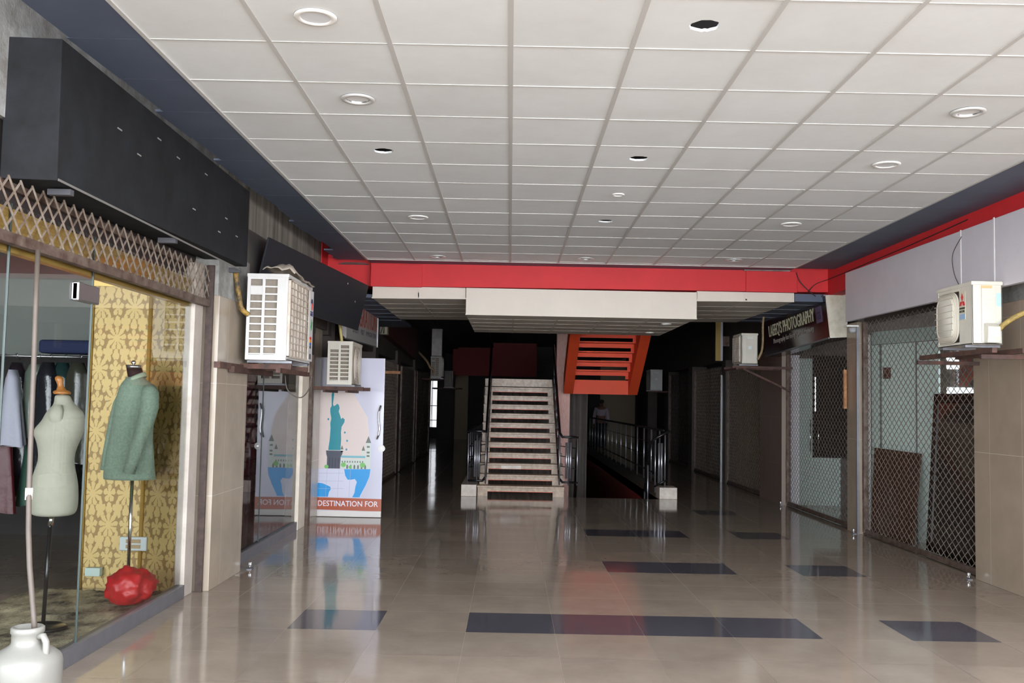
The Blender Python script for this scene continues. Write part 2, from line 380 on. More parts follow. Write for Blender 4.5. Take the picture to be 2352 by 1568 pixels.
# ---- ceiling: lay-in tiles on tees
TX0, TX1, TY0, TY1 = -1.865, 3.62, 2.9, 12.15
holes = [(-.948, 6.816), (.886, 4.43), (.903, 6.895), (.903, 9.303)]
cb = MB()
nx0 = -1; nx1 = 8
for j in range(-1, 14):
    y0 = CY0+CSY*j; y1 = min(y0+CSY, TY1)
    if y1-y0 < .02: continue
    for i in range(-1, 8):
        x0 = CX0+CS*i; x1 = x0+CS
        x0 = max(x0, TX0); x1 = min(x1, TX1)
        if x1-x0 < .03: continue
        dz = random.uniform(-.001, .001); z = ZC+.004+dz
        h = [q for q in holes if x0 < q[0] < x1 and y0 < q[1] < y1]
        if not h: cb.add([(x0,y0,z),(x0,y1,z),(x1,y1,z),(x1,y0,z)], [(0,1,2,3)], 0)
        else:
            hx_, hy_ = h[0]; n = 32; r = .07; vs_ = []
            for k in range(n):
                a = 2*pi*k/n; ca, sa = cos(a), sin(a)
                tx = ((x1 if ca > 0 else x0)-hx_)/ca if abs(ca) > 1e-6 else 1e9
                ty = ((y1 if sa > 0 else y0)-hy_)/sa if abs(sa) > 1e-6 else 1e9
                t = min(tx, ty); vs_.append((hx_+ca*t, hy_+sa*t, z))
            for k in range(n):
                a = 2*pi*k/n; rr = r*random.uniform(.93, 1.07); vs_.append((hx_+cos(a)*rr, hy_+sin(a)*rr, z))
            for k in range(n):
                a = 2*pi*k/n; v = vs_[n+k]; vs_.append((v[0], v[1], z+.014))
            fs = []
            for k in range(n):
                k2 = (k+1) % n; fs += [(k, n+k, n+k2, k2), (n+k, 2*n+k, 2*n+k2, n+k2)]
            cb.add(vs_, fs, 0)
            for cx_, cy_ in ((x0, y0), (x1, y0), (x1, y1), (x0, y1)):   # corner fills
                ks = sorted(range(n), key=lambda k: (vs_[k][0]-cx_)**2+(vs_[k][1]-cy_)**2)[:2]
                cb.add([(cx_, cy_, z), vs_[ks[0]], vs_[ks[1]]], [(0, 1, 2)], 0)
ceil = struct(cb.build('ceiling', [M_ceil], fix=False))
tb = MB()
for i in range(0, 8):
    x = CX0+CS*i
    if x < TX1: tb.box(x-.0125, x+.0125, TY0, TY1, ZC-.001, ZC+.02)
for j in range(-1, 14):
    y = CY0+CSY*j
    if y < TY1: tb.box(TX0, TX1, y-.006, y+.006, ZC+.0004, ZC+.02)
tb.box(TX0-.012, TX0+.012, TY0, TY1, ZC-.004, ZC+.02); tb.box(TX1-.012, TX1+.012, TY0, TY1, ZC-.004, ZC+.02)
tb.box(TX0, TX1, TY1-.01, TY1+.01, ZC-.004, ZC+.02)
tb.build('ceiling_grid', M_grid, ceil)
# painted slate border of the ceiling, with torn gaps on the left
nb = MB()
for j in range(-1, 14):
    y0 = CY0+CSY*j; y1 = y0+CSY-.004
    xo = -2.27+random.uniform(-.01, .01)
    if j in (2, 4, 7, 8, 10, 11): xo += .04
    if j in (11,): xo += .06
    if y1 > 12.15: y1 = 12.2
    nb.hexa([(xo-.01, y0, ZC), (TX0-.012, y0, ZC), (TX0-.012, y1, ZC), (xo+.01, y1, ZC),
             (xo-.01, y0, ZC+.015), (TX0-.012, y0, ZC+.015), (TX0-.012, y1, ZC+.015), (xo+.01, y1, ZC+.015)])
    nb.box(TX1+.012, 4.13, y0, y1, ZC, ZC+.015)
nb.box(TX0, TX1, 12.16, 12.46, ZC, ZC+.015)
nb.build('ceiling_border', M_navy, ceil)
slab = MB(); slab.box(-9, 11, 2.7, 42, 3.9, 4.1); struct(slab.build('ceiling', mat('slab_concrete', (96, 92, 88), .9)))
# far passage ceiling (dark)
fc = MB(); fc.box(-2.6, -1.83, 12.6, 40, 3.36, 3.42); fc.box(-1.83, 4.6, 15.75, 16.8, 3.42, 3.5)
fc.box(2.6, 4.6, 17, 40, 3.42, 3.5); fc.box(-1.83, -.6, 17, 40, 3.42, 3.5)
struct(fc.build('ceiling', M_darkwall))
# ---- outer shell
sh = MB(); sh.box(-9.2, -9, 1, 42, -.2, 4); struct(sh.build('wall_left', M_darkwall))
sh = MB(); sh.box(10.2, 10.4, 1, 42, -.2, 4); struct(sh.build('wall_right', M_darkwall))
# back wall with a bright doorway at the far left
sh = MB()
sh.box(-9, -3.42, 40, 40.2, 0, 4); sh.box(-3.42, -3.03, 40, 40.2, 2.75, 4); sh.box(-3.42, -3.03, 40, 40.2, 0, .45)
sh.box(-3.03, -2.35, 40, 40.2, 0, 4); sh.box(-1.75, 3.75, 40, 40.2, 0, 4); sh.box(5.2, 10.2, 40, 40.2, 0, 4)
struct(sh.build('wall_back', M_darkwall))
sh = MB(); sh.box(-2.35, -1.75, 39.9, 40.1, 0, 4); sh.box(3.75, 5.2, 39.9, 40.1, 0, 4); struct(sh.build('wall_back', M_beige))
# window bars in the bright doorway
wb = MB()
for z in (.45, .75, 1.35, 2.4, 2.5): wb.box(-3.42, -3.03, 40.05, 40.08, z, z+.03)
for x in (-3.41, -3.28, -3.24, -3.04): wb.box(x-.01, x+.01, 40.05, 40.08, .45, 2.75)
wb.box(-3.42, -3.03, 40.03, 40.1, 2.4, 2.52)
struct(wb.build('window_1', M_rail))
sh = MB(); sh.box(-8, 2, 44, 44.2, -1, 5); struct(sh.build('wall_sky_dimmer', mat('sky_dimmer_grey', (170, 168, 164), .8)))  # wall added outside to dim the sky behind the far window
# basement below the stair opening
sh = MB(); sh.box(HX1, HX1+.2, HY0, HY1, -3.2, -.004); struct(sh.build('wall_stairwell', mat('oxide_red', (150, 46, 38), .7)))
sh = MB(); sh.box(-1, HX0-.0, 19.9, 20.0, -3.2, -.2); sh.box(-.9, -.7, HY0, HY1, -3.2, -.2); sh.box(-.9, HX1+.2, HY1, HY1+.2, -3.2, -.01); sh.box(-.9, HX1+.2, HY0-.2, HY0-.01, -3.2, -.19)
sh.box(-1, HX1+.2, HY0-.2, HY1+.2, -3.4, -3.2); struct(sh.build('wall_basement', M_darkwall))

sh = MB(); sh.box(-2.0, .9, 33, 33.1, 2.45, 3.6); struct(sh.build('wall_back', mat('deep_maroon', (120, 40, 38), .7)))
# ---- red cross beam, left end recessed
rb = MB(); rb.hexa([(-2.52, 12.56, 3.03), (-1.87, 12.56, 3.037), (-1.87, 12.9, 3.037), (-2.52, 12.9, 3.03), (-2.52, 12.56, 3.45), (-1.87, 12.56, 3.45), (-1.87, 12.9, 3.45), (-2.52, 12.9, 3.45)])
rb.hexa([(-1.86, 12.45, 3.03), (4.13, 12.45, 3.062), (4.13, 12.9, 3.062), (-1.86, 12.9, 3.03), (-1.86, 12.45, 3.45), (4.13, 12.45, 3.45), (4.13, 12.9, 3.45), (-1.86, 12.9, 3.45)])
for (a, b) in ((-1.85, -1.18), (3.05, 3.72)):
    z0 = 3.03+(a+1.86)/6*.032
    rb.box(a, b, 12.425, 12.455, z0-.008, 3.322)
beam = struct(rb.build('trim_1', M_red, bevel=.004))
rr = MB(); rr.box(4.13, 4.3, -1, 12.9, 3.02, 3.6); struct(rr.build('trim_2', M_red))        # red band above the right shop boards
rr = MB(); rr.box(-2.5, -2.44, 12.15, 12.558, 2.9, 3.6); struct(rr.build('trim_3', M_red))
rr = MB(); rr.hexa([(-2.28,12.5,3.318),(-1.9,12.5,3.318),(-1.9,12.56,3.318),(-2.3,12.56,3.318),(-2.2,12.42,3.33),(-1.95,12.42,3.33),(-1.9,12.56,3.33),(-2.3,12.56,3.33)])
rr.box(3.02, 3.62, 12.40, 12.45, 3.322, 3.334); struct(rr.build('trim_4', M_plaster))

# ---- lowered ceiling beyond the beam, stepped box in the middle
lc = MB()
ZL = 2.925; YB = 15.7; YF = 12.5
def slope(x): return 2.875+(x+1.83)/5.53*.06
def panelbox(m_, x0, x1, y0, y1, zt, mi=0, zf=slope):
    m_.hexa([(x0,y0,zf(x0)),(x1,y0,zf(x1)),(x1,y1,zf(x1)),(x0,y1,zf(x0)),(x0,y0,zt),(x1,y0,zt),(x1,y1,zt),(x0,y1,zt)], mi)
panelbox(lc, -1.83, -.61, YF, YB, 3.032); panelbox(lc, 2.425, 3.70, YF, YB, 3.05)
lowc = struct(lc.build('ceiling', [M_cream, M_cream]))
cbx = MB(); cbx.box(-.6, 2.415, YF-.03, YB-.1, 2.682, 3.03)
low2 = struct(cbx.build('ceiling', M_cream))
sb = MB()   # seams / edge trims
for x in (-1.82, -1.245, -.62, 2.44, 3.05, 3.69):
    sb.box(x-.01, x+.01, YF-.006, YF, slope(x)+.005, 3.03)
sb.hexa([(-1.84,YF-.008,slope(-1.84)-.004),(-.6,YF-.008,slope(-.6)-.004),(-.6,YF+.02,slope(-.6)-.004),(-1.84,YF+.02,slope(-1.84)-.004),
         (-1.84,YF-.008,slope(-1.84)+.012),(-.6,YF-.008,slope(-.6)+.012),(-.6,YF+.02,slope(-.6)+.012),(-1.84,YF+.02,slope(-1.84)+.012)])
sb.hexa([(2.42,YF-.008,slope(2.42)-.004),(3.7,YF-.008,slope(3.7)-.004),(3.7,YF+.02,slope(3.7)-.004),(2.42,YF+.02,slope(2.42)-.004),
         (2.42,YF-.008,slope(2.42)+.012),(3.7,YF-.008,slope(3.7)+.012),(3.7,YF+.02,slope(3.7)+.012),(2.42,YF+.02,slope(2.42)+.012)])
for x in (-1.235, 3.07): panelbox(sb, x-.013, x+.013, YF, YB, 2.96, 0, lambda x: slope(x)-.0022)
for k in range(1, 5):
    y = 12.5+.61*k+.1
    for a, b in ((-1.83, -.61), (2.425, 3.7)):
        panelbox(sb, a, b, y-.007, y+.007, 2.95, 0, lambda x: slope(x)-.0022)
sb.build('edge_trim', M_cream, lowc)
sb = MB(); sb.box(-.605, 2.42, YF-.038, YF-.028, 2.676, 2.69)
for x in (-.595, .0, .62, 1.23, 1.84, 2.41): sb.box(x-.006, x+.006, YF-.034, YF-.028, 2.68, 3.03)
for x in (.02, .62, 1.23, 1.84): sb.box(x-.012, x+.012, YF, YB-.1, 2.6785, 2.69)
for k in range(1, 5): y = 12.5+.61*k; sb.box(-.6, 2.415, y-.006, y+.006, 2.6798, 2.69)
sb.build('edge_trim', M_cream, low2)
ss = MB(); panelbox(ss, -2.42, -1.84, 12.55, 17.5, 2.93, 0, lambda x: 2.885); panelbox(ss, 3.71, 4.16, YF, YB, 3.04, 0, lambda x: 2.94)
for k in range(6): ss.box(-2.42, -1.84, 12.9+.62*k, 12.915+.62*k, 2.879, 2.886)
for k in range(5): ss.box(3.71, 4.1, 12.9+.62*k, 12.915+.62*k, 2.934, 2.941)
struct(ss.build('ceiling', M_navy))

# ---- left wall run
lw = MB(); lw.box(-2.62, -2.45, 8.1, 12.15, 3.0, 3.75); struct(lw.build('wall_left', M_conc))
lw = MB(); lw.box(-2.62, -2.53, 1, 8.2, 2.9, 3.9); struct(lw.build('wall_left', M_plaster))
# pillar between first and second shop
lw = MB(); lw.box(-2.75, -2.365, 7.72, 8.62, 0, 2.36); struct(lw.build('wall_left', M_pillarL, bevel=.004))
lw = MB(); lw.box(-2.75, -2.38, 7.72, 8.62, 2.36, 2.75); struct(lw.build('wall_left', M_plaster))
lw = MB(); lw.box(-2.75, -2.5, 11.9, 12.66, 0, 2.45); struct(lw.build('wall_left', M_pillarL))
lw = MB(); lw.box(-2.75, -2.44, 11.93, 12.66, 2.45, 3.0); lw.box(-2.75, -2.45, 8.62, 11.93, 2.08, 3.0); struct(lw.build('wall_left', M_brownwall))
lw = MB(); lw.box(-2.75, -2.565, 1, 7.7, 2.46, 2.95); struct(lw.build('wall_left', mat('dark_lintel', (46, 38, 36), .8)))
lw = MB(); lw.box(-2.56, -2.53, 1, 7.7, 2.56, 2.60); struct(lw.build('trim_7', M_rust))
# cream jambs
jb = MB(); jb.box(-2.555, -2.475, 7.46, 7.655, 0, 2.59); struct(jb.build('trim_5', M_jamb, bevel=.006))
jb = MB(); jb.box(-2.62, -2.46, 11.35, 11.72, 0, 2.05); struct(jb.build('trim_6', mat('cream_jamb_far', (232, 220, 200), .5, var=.15, vscale=6), bevel=.006))
# shop partitions and back rooms on the left
lw = MB(); lw.box(-6.5, -2.7, 12.66, 12.8, 0, 3.3); lw.box(-6.6, -6.5, 1, 13, 0, 3.3); lw.box(-3.6, -2.72, 8.55, 8.66, 0, 3.3); lw.box(-6.5, -3.6, 10.6, 10.7, 0, 3.3)
struct(lw.build('wall_left', M_darkwall))
lw = MB(); lw.box(-6.5, -2.6, 1, 10.6, 3.0, 3.06); lw.box(-6.5, -2.76, 8.66, 12.66, 2.85, 2.9); struct(lw.build('ceiling', mat('shop_ceiling', (170, 172, 168), .8)))
lw = MB(); lw.box(-6.5, -3.45, 10.45, 10.6, 1.95, 3.0); struct(lw.build('wall_back', mat('grey_green_wall', (150, 154, 148), .8)))
# dark wall beyond the open glass door
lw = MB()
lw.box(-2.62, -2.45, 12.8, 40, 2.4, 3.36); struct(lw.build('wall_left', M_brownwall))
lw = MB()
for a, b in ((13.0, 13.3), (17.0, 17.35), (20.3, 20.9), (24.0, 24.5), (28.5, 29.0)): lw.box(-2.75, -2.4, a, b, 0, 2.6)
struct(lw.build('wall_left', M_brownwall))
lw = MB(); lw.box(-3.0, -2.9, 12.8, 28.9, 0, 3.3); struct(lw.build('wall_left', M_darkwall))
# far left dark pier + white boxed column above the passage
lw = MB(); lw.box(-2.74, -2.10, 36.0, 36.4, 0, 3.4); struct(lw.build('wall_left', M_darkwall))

# ---- right wall run
rw = MB(); rw.box(4.33, 5.1, 6.0, 8.96, 0, 2.5); struct(rw.build('wall_right', M_pillar, bevel=.004))
rw = MB(); rw.box(4.34, 4.75, 6.0, 8.96, 2.5, 3.0); struct(rw.build('wall_right', M_plaster))
rw = MB(); rw.box(4.34, 4.46, 12.0, 12.36, 0, 2.64); struct(rw.build('wall_right', M_pillar, bevel=.004))
rw = MB(); rw.box(4.36, 4.47, 15.4, 16.75, 0, 2.5); struct(rw.build('wall_right', brick_tile('brown_pillar_tile', (122, 104, 94), (150, 134, 122), 0.6, .75, 'YZ', .3, (15.4, .65))))
rw = MB(); rw.box(4.4, 4.75, 19.6, 19.95, 0, 2.5); rw.box(4.4, 4.75, 23.2, 23.7, 0, 2.5); rw.box(4.45, 4.75, 27, 27.6, 0, 2.5); rw.box(4.45, 4.75, 31, 31.5, 0, 2.5); struct(rw.build('wall_right', M_brownwall))
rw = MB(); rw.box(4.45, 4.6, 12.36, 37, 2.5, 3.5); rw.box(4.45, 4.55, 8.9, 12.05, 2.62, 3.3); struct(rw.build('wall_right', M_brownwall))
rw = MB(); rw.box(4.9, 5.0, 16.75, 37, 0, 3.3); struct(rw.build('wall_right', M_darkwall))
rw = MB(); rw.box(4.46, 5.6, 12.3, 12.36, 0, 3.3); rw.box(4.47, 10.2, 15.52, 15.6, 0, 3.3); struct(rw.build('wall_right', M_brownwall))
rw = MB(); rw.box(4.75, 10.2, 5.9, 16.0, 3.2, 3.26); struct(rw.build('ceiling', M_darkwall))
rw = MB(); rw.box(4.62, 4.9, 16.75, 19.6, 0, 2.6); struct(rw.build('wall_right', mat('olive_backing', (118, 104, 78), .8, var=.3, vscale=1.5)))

# ================================================================== THINGS
# ---- lay-in ceiling downlights
def downlight(x, y, kind, label, r=.1, z=None):
    z = ZC-.003 if z is None else z
    t = thing('recessed_downlight', label, 'ceiling light', (x, y, z))
    m_ = MB(); n = 32
    prof = [(r, 0.004), (r, -.001), (r*.96, -.006), (r*.74, -.006), (r*.7, -.002), (r*.7, .01 if kind == 'flat' else .05)]
    vs_ = []
    for (q, zz) in prof:
        for k in range(n): a = 2*pi*k/n; vs_.append((q*cos(a), q*sin(a), zz))
    fs = []
    for i in range(len(prof)-1):
        for k in range(n): k2 = (k+1) % n; fs.append((i*n+k, i*n+k2, (i+1)*n+k2, (i+1)*n+k))
    m_.add(vs_, fs, 0, True); m_.build('trim_ring', M_white if kind != 'steel' else mat('pale_ring', (214, 214, 210), .35, .2), t)
    m_ = MB()
    if kind == 'flat':
        m_.rings([(0, 0, -.0005, r*.71, r*.71), (0, 0, .002, r*.71, r*.71)], n, smooth=False); m_.build('diffuser', mat('milky_diffuser', (222, 224, 226), .35), t)
    else:
        m_.rings([(0, 0, .0, r*.7, r*.7), (0, 0, .03, r*.62, r*.62), (0, 0, .055, r*.3, r*.3)], n, cap0=False); m_.build('reflector', M_steel, t)
        m_ = MB(); m_.rings([(0, 0, .012, .018, .018), (0, 0, .05, .016, .016)], 12); m_.build('bulb', M_white, t)
    return t
downlight(-.951, 4.405, 'flat', 'round white flush downlight, nearest one on the left ceiling row')
downlight(-.945, 5.624, 'steel', 'round downlight with a silver reflector, second from the front on the left row')
downlight(-.935, 9.27, 'flat', 'thin white ring downlight on the left row, beyond the empty lamp hole')
downlight(-.933, 11.78, 'steel', 'small downlight on the left row just in front of the red beam')
downlight(.889, 8.083, 'flat', 'tiny white downlight in the middle row between two empty lamp holes', .055)
downlight(.902, 11.719, 'steel', 'small downlight on the middle row just in front of the red beam')
downlight(2.714, 5.642, 'steel', 'round downlight with a silver reflector, nearest one on the right ceiling row')
downlight(2.718, 6.904, 'flat', 'thin white ring downlight, second from the front on the right row')
downlight(2.707, 9.249, 'flat', 'thin white ring downlight, third from the front on the right row')
downlight(2.697, 11.589, 'steel', 'small downlight on the right row just in front of the red beam')
downlight(2.146, 13.26, 'flat', 'white downlight under the lowered cream ceiling box, front one of two', .07, 2.674)
downlight(2.154, 14.9, 'flat', 'white downlight under the lowered cream ceiling box, rear one of two', .07, 2.674)

# ---- outdoor air-conditioner units
def ac_unit(name, label, loc, rz, w, d, h, style, m_case, near='L', logo=None):
    """local frame: front faces -Y, width on X (centre 0), depth 0..d on +Y measured from the front, z from 0"""
    t = thing(name, label, 'air conditioner', loc, rz)
    fx = w/2
    c = MB(); th = .012
    # casing shell: back, top skirt, base, solid sides
    c.box(-fx, fx, d-th, d, 0.02, h-.03)
    sx = -fx if near == 'L' else fx; ox = -sx
    c.box(min(ox, ox+th*(1 if ox < 0 else -1)), max(ox, ox+th*(1 if ox < 0 else -1)), 0, d, .02, h-.03)
    c.box(-fx, fx, 0, d, .02, .035)
    # front frame round the fan opening
    if style == 'slats': a0, a1, b0, b1 = -fx+.03, fx-.2*w, .06, h-.05
    elif style == 'rings': a0, a1, b0, b1 = -fx+.03, fx-.25*w, .04, h-.05
    else: a0, a1, b0, b1 = -fx+.02, fx-.36*w, .05, h-.06
    c.box(-fx, a0, 0, th, .02, h-.03); c.box(a1, fx, 0, th, .02, h-.03); c.box(a0, a1, 0, th, .02, b0); c.box(a0, a1, 0, th, b1, h-.03)
    if near == 'R':   # solid service end towards the viewer
        c.box(fx-th, fx, 0, d, .02, h-.03)
    c.build('casing', m_case, t, bevel=.004)
    c = MB(); c.box(-fx-.006, fx+.006, -.006, d+.006, h-.032, h); c.build('top_cover', m_case, t, bevel=.006)
    each('foot_rail', [(s_*fx*.65-.03, s_*fx*.65+.03, -.02, d+.02, 0, .02) for s_ in (-1, 1)], M_alum, t)
    # inner dark body / coil
    c = MB(); c.box(-fx+.02, fx-.02, .05, d-.02, .04, h-.04); c.build('coil', M_coil, t)
    if near == 'L':   # plastic guard with two columns of openings on the near end
        gd = MB(); x0, x1 = -fx-.006, -fx+.006
        cols = [(.08*d, .37*d), (.44*d, .74*d)] if style == 'slats' else [(.1*d, .44*d), (.53*d, .86*d)]
        cols = [(d-b, d-a) for a, b in cols][::-1]      # far column is nearest the wall
        rows = 10 if style == 'slats' else 9
        zz0, zz1 = .07, h-.05; rh = (zz1-zz0)/rows
        ys_ = [0]+[q for cc_ in cols for q in cc_]+[d]
        for k in range(0, len(ys_), 2): gd.box(x0, x1, ys_[k], ys_[k+1], .02, h-.03)
        for ci, (a, b) in enumerate(cols):
            gd.box(x0, x1, a, b, .02, zz0); gd.box(x0, x1, a, b, zz1, h-.03)
            for r in range(rows):
                gd.box(x0, x1, a, b, zz0+r*rh-.006, zz0+r*rh+.008)
                if ci == 1 and r == (rows-2 if style == 'slats' else rows-1): gd.box(x0-.004, x1, a, b, zz0+r*rh, zz0+(r+1)*rh)
        gd.build('side_guard', m_case, t, bevel=.0015)
        if style == 'slats':
            gd = MB()
            for k in range(3): gd.box(-fx-.009, -fx-.002, .014+.02*k, .026+.02*k, .03, h-.04)
            gd.build('corner_ribs', m_case, t)
    else:
        v = MB(); v.box(fx, fx+.012, d*.3, d*.74, .04, h-.06); v.box(fx+.012, fx+.014, d*.33, d*.71, h*.8, h*.81); v.box(fx+.012, fx+.015, d*.33, d*.71, h*.72, h*.73)
        v.build('service_panel', m_case, t, bevel=.004)
        if style == 'curved':
            v = MB(); rs = []
            pts = [(fx+.01, d*.36, .03), (fx+.07, d*.36, .03), (fx+.085, d*.36, .08), (fx+.085, d*.36, h*.30), (fx+.02, d*.36, h*.36), (fx+.01, d*.36, h*.36)]
            v.prism(pts, (0, d*.42, 0)); v.build('valve_cover', m_case, t, bevel=.01)
            v = MB(); v.box(fx+.0005, fx+.002, d*.3, d*.66, h-.068, h-.036); v.build('sticker', mat('tan_tape', (214, 172, 124), .6), t, ).__setitem__('label', 'strip of tan tape')
            v = MB(); v.box(fx+.0005, fx+.002, d*.8, d*.96, h*.62, h*.82); v.build('sticker', mat('pale_blue_sticker', (170, 200, 214), .6), t).__setitem__('label', 'pale blue printed sticker')
        else:
            each('sticker', [(fx+.012, fx+.014, d*.4, d*.6, h*.5, h*.6), (fx+.012, fx+.0135, d*.34, d*.7, h*.83, h*.86)], mat('pale_sticker', (214, 224, 220), .5), t)
    # fan guard
    fg = MB()
    if style == 'slats':
        n = 11
        for k in range(n+1):
            z = b0+(b1-b0)*k/n; fg.box(a0, a1, -.018, -.010, z-.004, z+.004)
        for k in range(7):
            x = a0+(a1-a0)*k/6; fg.box(x-.004, x+.004, -.012, -.004, b0, b1)
        for (p, q, r_, s_) in ((a0-.012, a0+.004, b0-.01, b1+.01), (a1-.004, a1+.016, b0-.01, b1+.01)): fg.box(p, q, -.02, .0, r_, s_)
        fg.box(a0-.012, a1+.016, -.02, 0, b0-.012, b0); fg.box(a0-.012, a1+.016, -.02, 0, b1, b1+.012)
        fg.build('fan_guard', M_acd, t)
        bk = MB(); bk.box(a0, a1, -.006, .0, b0, b1); bk.build('fan_cowl', M_acd, t)
    elif style == 'rings':
        cx_, cz_ = (a0+a1)/2, (b0+b1)/2; R_ = min(a1-a0, b1-b0)/2
        for k in range(1, 8):
            r = R_*k/7
            fg.tube([(cx_+r*cos(2*pi*j/28), -.012, cz_+r*sin(2*pi*j/28)) for j in range(29)], .005, 5, caps=False)
        for k in range(6):
            a = pi*k/6; fg.tube([(cx_-R_*cos(a), -.01, cz_-R_*sin(a)), (cx_+R_*cos(a), -.01, cz_+R_*sin(a))], .004, 5)
        fg.build('fan_guard', mat('guard_grey', (196, 186, 172), .5), t)
        bk = MB(); bk.box(a0, a1, -.003, .0, b0, b1); bk.build('fan_cowl', mat('cowl_taupe', (176, 164, 148), .6), t)  # flat cowl plate in a darker taupe than the ring guard
    elif style == 'curved':
        # squarish rounded dome of nested frames
        def rrect(x0, x1, z0, z1, r, n=6):
            o = []
            for (cx_, cz_, a0_) in ((x1-r, z1-r, 0), (x0+r, z1-r, pi/2), (x0+r, z0+r, pi), (x1-r, z0+r, 3*pi/2)):
                for k in range(n+1): a = a0_+pi/2*k/n; o.append((cx_+r*cos(a), cz_+r*sin(a)))
            return o
        for k in range(5):
            q = .012*k; pr = rrect(a0+q, a1-q, b0+q, b1-q, .11-q*.6)
            pts = [(p[0], -.012-.006*k, p[1]) for p in pr]; pts.append(pts[0]); fg.tube(pts, .0045, 5, caps=False)
        for k in range(1, 8):
            z = b0+(b1-b0)*k/8; fg.box(a0+.02, a1-.02, -.044, -.038, z-.0025, z+.0025)
        fg.build('fan_guard', mat('cream_guard', (206, 198, 180), .45), t)
        pr = rrect(a0, a1, b0, b1, .11); pr2 = rrect(a0+.04, a1-.04, b0+.04, b1-.04, .08)
        bk = MB(); n = len(pr); vs_ = [(p[0], 0, p[1]) for p in pr]+[(p[0], -.036, p[1]) for p in pr2]
        bk.add(vs_, [(i, (i+1) % n, (i+1) % n+n, i+n) for i in range(n)]+[tuple(range(n, 2*n))], 0, True); bk.build('fan_cowl', M_acc, t)
    else:
        for k in range(9):
            z = b0+(b1-b0)*k/8; fg.box(a0, a1, -.01, -.002, z-.004, z+.004)
        fg.build('fan_guard', M_acd, t); bk = MB(); bk.box(a0, a1, -.001, .004, b0, b1); bk.build('fan_cowl', M_coil, t)
    return t

# left, nearest: slatted unit with the big side guard
a1_ = ac_unit('air_conditioner', 'large white outdoor unit nearest the camera on the left wall, cloth on its top', (-1.93, 8.70, 1.845), pi/2, .98, .35, .765, 'slats', M_acw, 'L')
lg = MB(); lg.box(.315, .478, -.022, .0, .05, .72); lg.build('label_strip', mat('silver_strip', (206, 206, 204), .4), a1_)
lg = MB(); n = 20
lg.prism([(.385+.034*cos(a), -.029, .60+.042*sin(a)) for a in [pi*k/12 for k in range(13)]], (0, .003, 0)); lg.build('logo', mat('logo_navy', (52, 48, 92), .5), a1_)
lg = MB(); lg.prism([(.385, -.030, .60), (.425, -.030, .60), (.405, -.030, .545), (.385, -.030, .535)], (0, .003, 0)); lg.build('logo', mat('logo_red', (208, 50, 46), .5), a1_)
text_mesh('lettering', 'GREE', (.335, -.0225, .48), (1,0,0), (0,0,1), .12, .045, mat('logo_navy', (52, 48, 92)), a1_)
lg = MB(); lg.prism([(.36, -.028, .38), (.38, -.028, .40), (.395, -.028, .45), (.41, -.028, .41), (.425, -.028, .43), (.40, -.028, .37), (.385, -.028, .34)], (0, .003, 0)); lg.build('logo', mat('leaf_green', (70, 150, 80), .5), a1_)
for i, cc_ in enumerate(((198, 60, 44), (222, 150, 50), (60, 110, 170), (90, 84, 86))):
    lg = MB(); lg.box(.34, .41, -.026, -.022, .255-.028*i, .28-.028*i); lg.build('sticker', mat('sticker_%d' % i, cc_, .5), a1_)
lg = MB(); lg.box(.34, .41, -.026, -.022, .07, .12); lg.build('sticker', mat('sticker_3', (90, 84, 86)), a1_)
# left, second: ring guard
a2_ = ac_unit('air_conditioner', 'small cream outdoor unit with ring fan guard in front of the printed glass door', (-1.93, 12.02, 1.70), pi/2, .74, .30, .55, 'rings', M_acc, 'L')
# right, nearest
a3_ = ac_unit('air_conditioner', 'cream outdoor unit with a red three-diamond badge high on the right wall', (3.80, 8.19, 2.075), -pi/2, .64, .25, .545, 'curved', M_acc, 'R')
M_dia = mat('badge_red', (196, 40, 44), .45)
lg = MB(); bx = .155; bz = .39
lg.box(bx-.05, bx+.05, -.002, .0, .235, .475); lg.build('badge', mat('badge_ground', (206, 202, 180), .5), a3_)
lg = MB()
def dia(p0, p1, p2, p3): lg.prism([(bx+x, -.006, bz+z) for x, z in (p0, p1, p2, p3)], (0, .003, 0))
dia((0, .0), (.017, .035), (0, .07), (-.017, .035)); dia((0, 0), (.034, 0), (.05, -.035), (.017, -.035)); dia((0, 0), (-.017, -.035), (-.05, -.035), (-.034, 0))
lg.build('logo', M_dia, a3_)
text_mesh('lettering', 'MITSUBISHI', (bx-.045, -.003, .325), (1,0,0), (0,0,1), .09, .016, mat('ink_dark', (60, 60, 44)), a3_)
text_mesh('lettering', 'ELECTRIC', (bx-.045, -.003, .298), (1,0,0), (0,0,1), .09, .018, mat('ink_dark', (60, 60, 44)), a3_)
lg = MB(); lg.box(bx-.048, bx+.048, -.004, -.002, .24, .285); lg.build('sticker', mat('badge_blue', (146, 176, 206), .5), a3_)
# right, second (small), seen end-on behind the photography sign
a4_ = ac_unit('air_conditioner', 'white outdoor unit on a rusty bracket at the far end of the photography sign', (3.57, 15.08, 2.19), -pi/2, .55, .25, .50, 'slats', M_acc, 'R')
# far right
a5_ = ac_unit('air_conditioner', 'distant white outdoor unit on the dark right wall beside the orange stair', (3.94, 27.4, 1.96), -pi/2, .8, .34, .6, 'rings', M_acw, 'R')
# far left pair
a6_ = ac_unit('air_conditioner', 'distant outdoor unit under the white boxed column on the left', (-1.88, 26.4, 2.165), pi/2, .8, .29, .6, 'slats', mat('ac_grey', (176, 170, 160), .5), 'L')
a7_ = ac_unit('air_conditioner', 'farthest outdoor unit on the left passage wall, lower of the distant pair', (-1.80, 30.4, 1.98), pi/2, .8, .27, .53, 'plain', mat('ac_grey2', (110, 106, 102), .5), 'L')

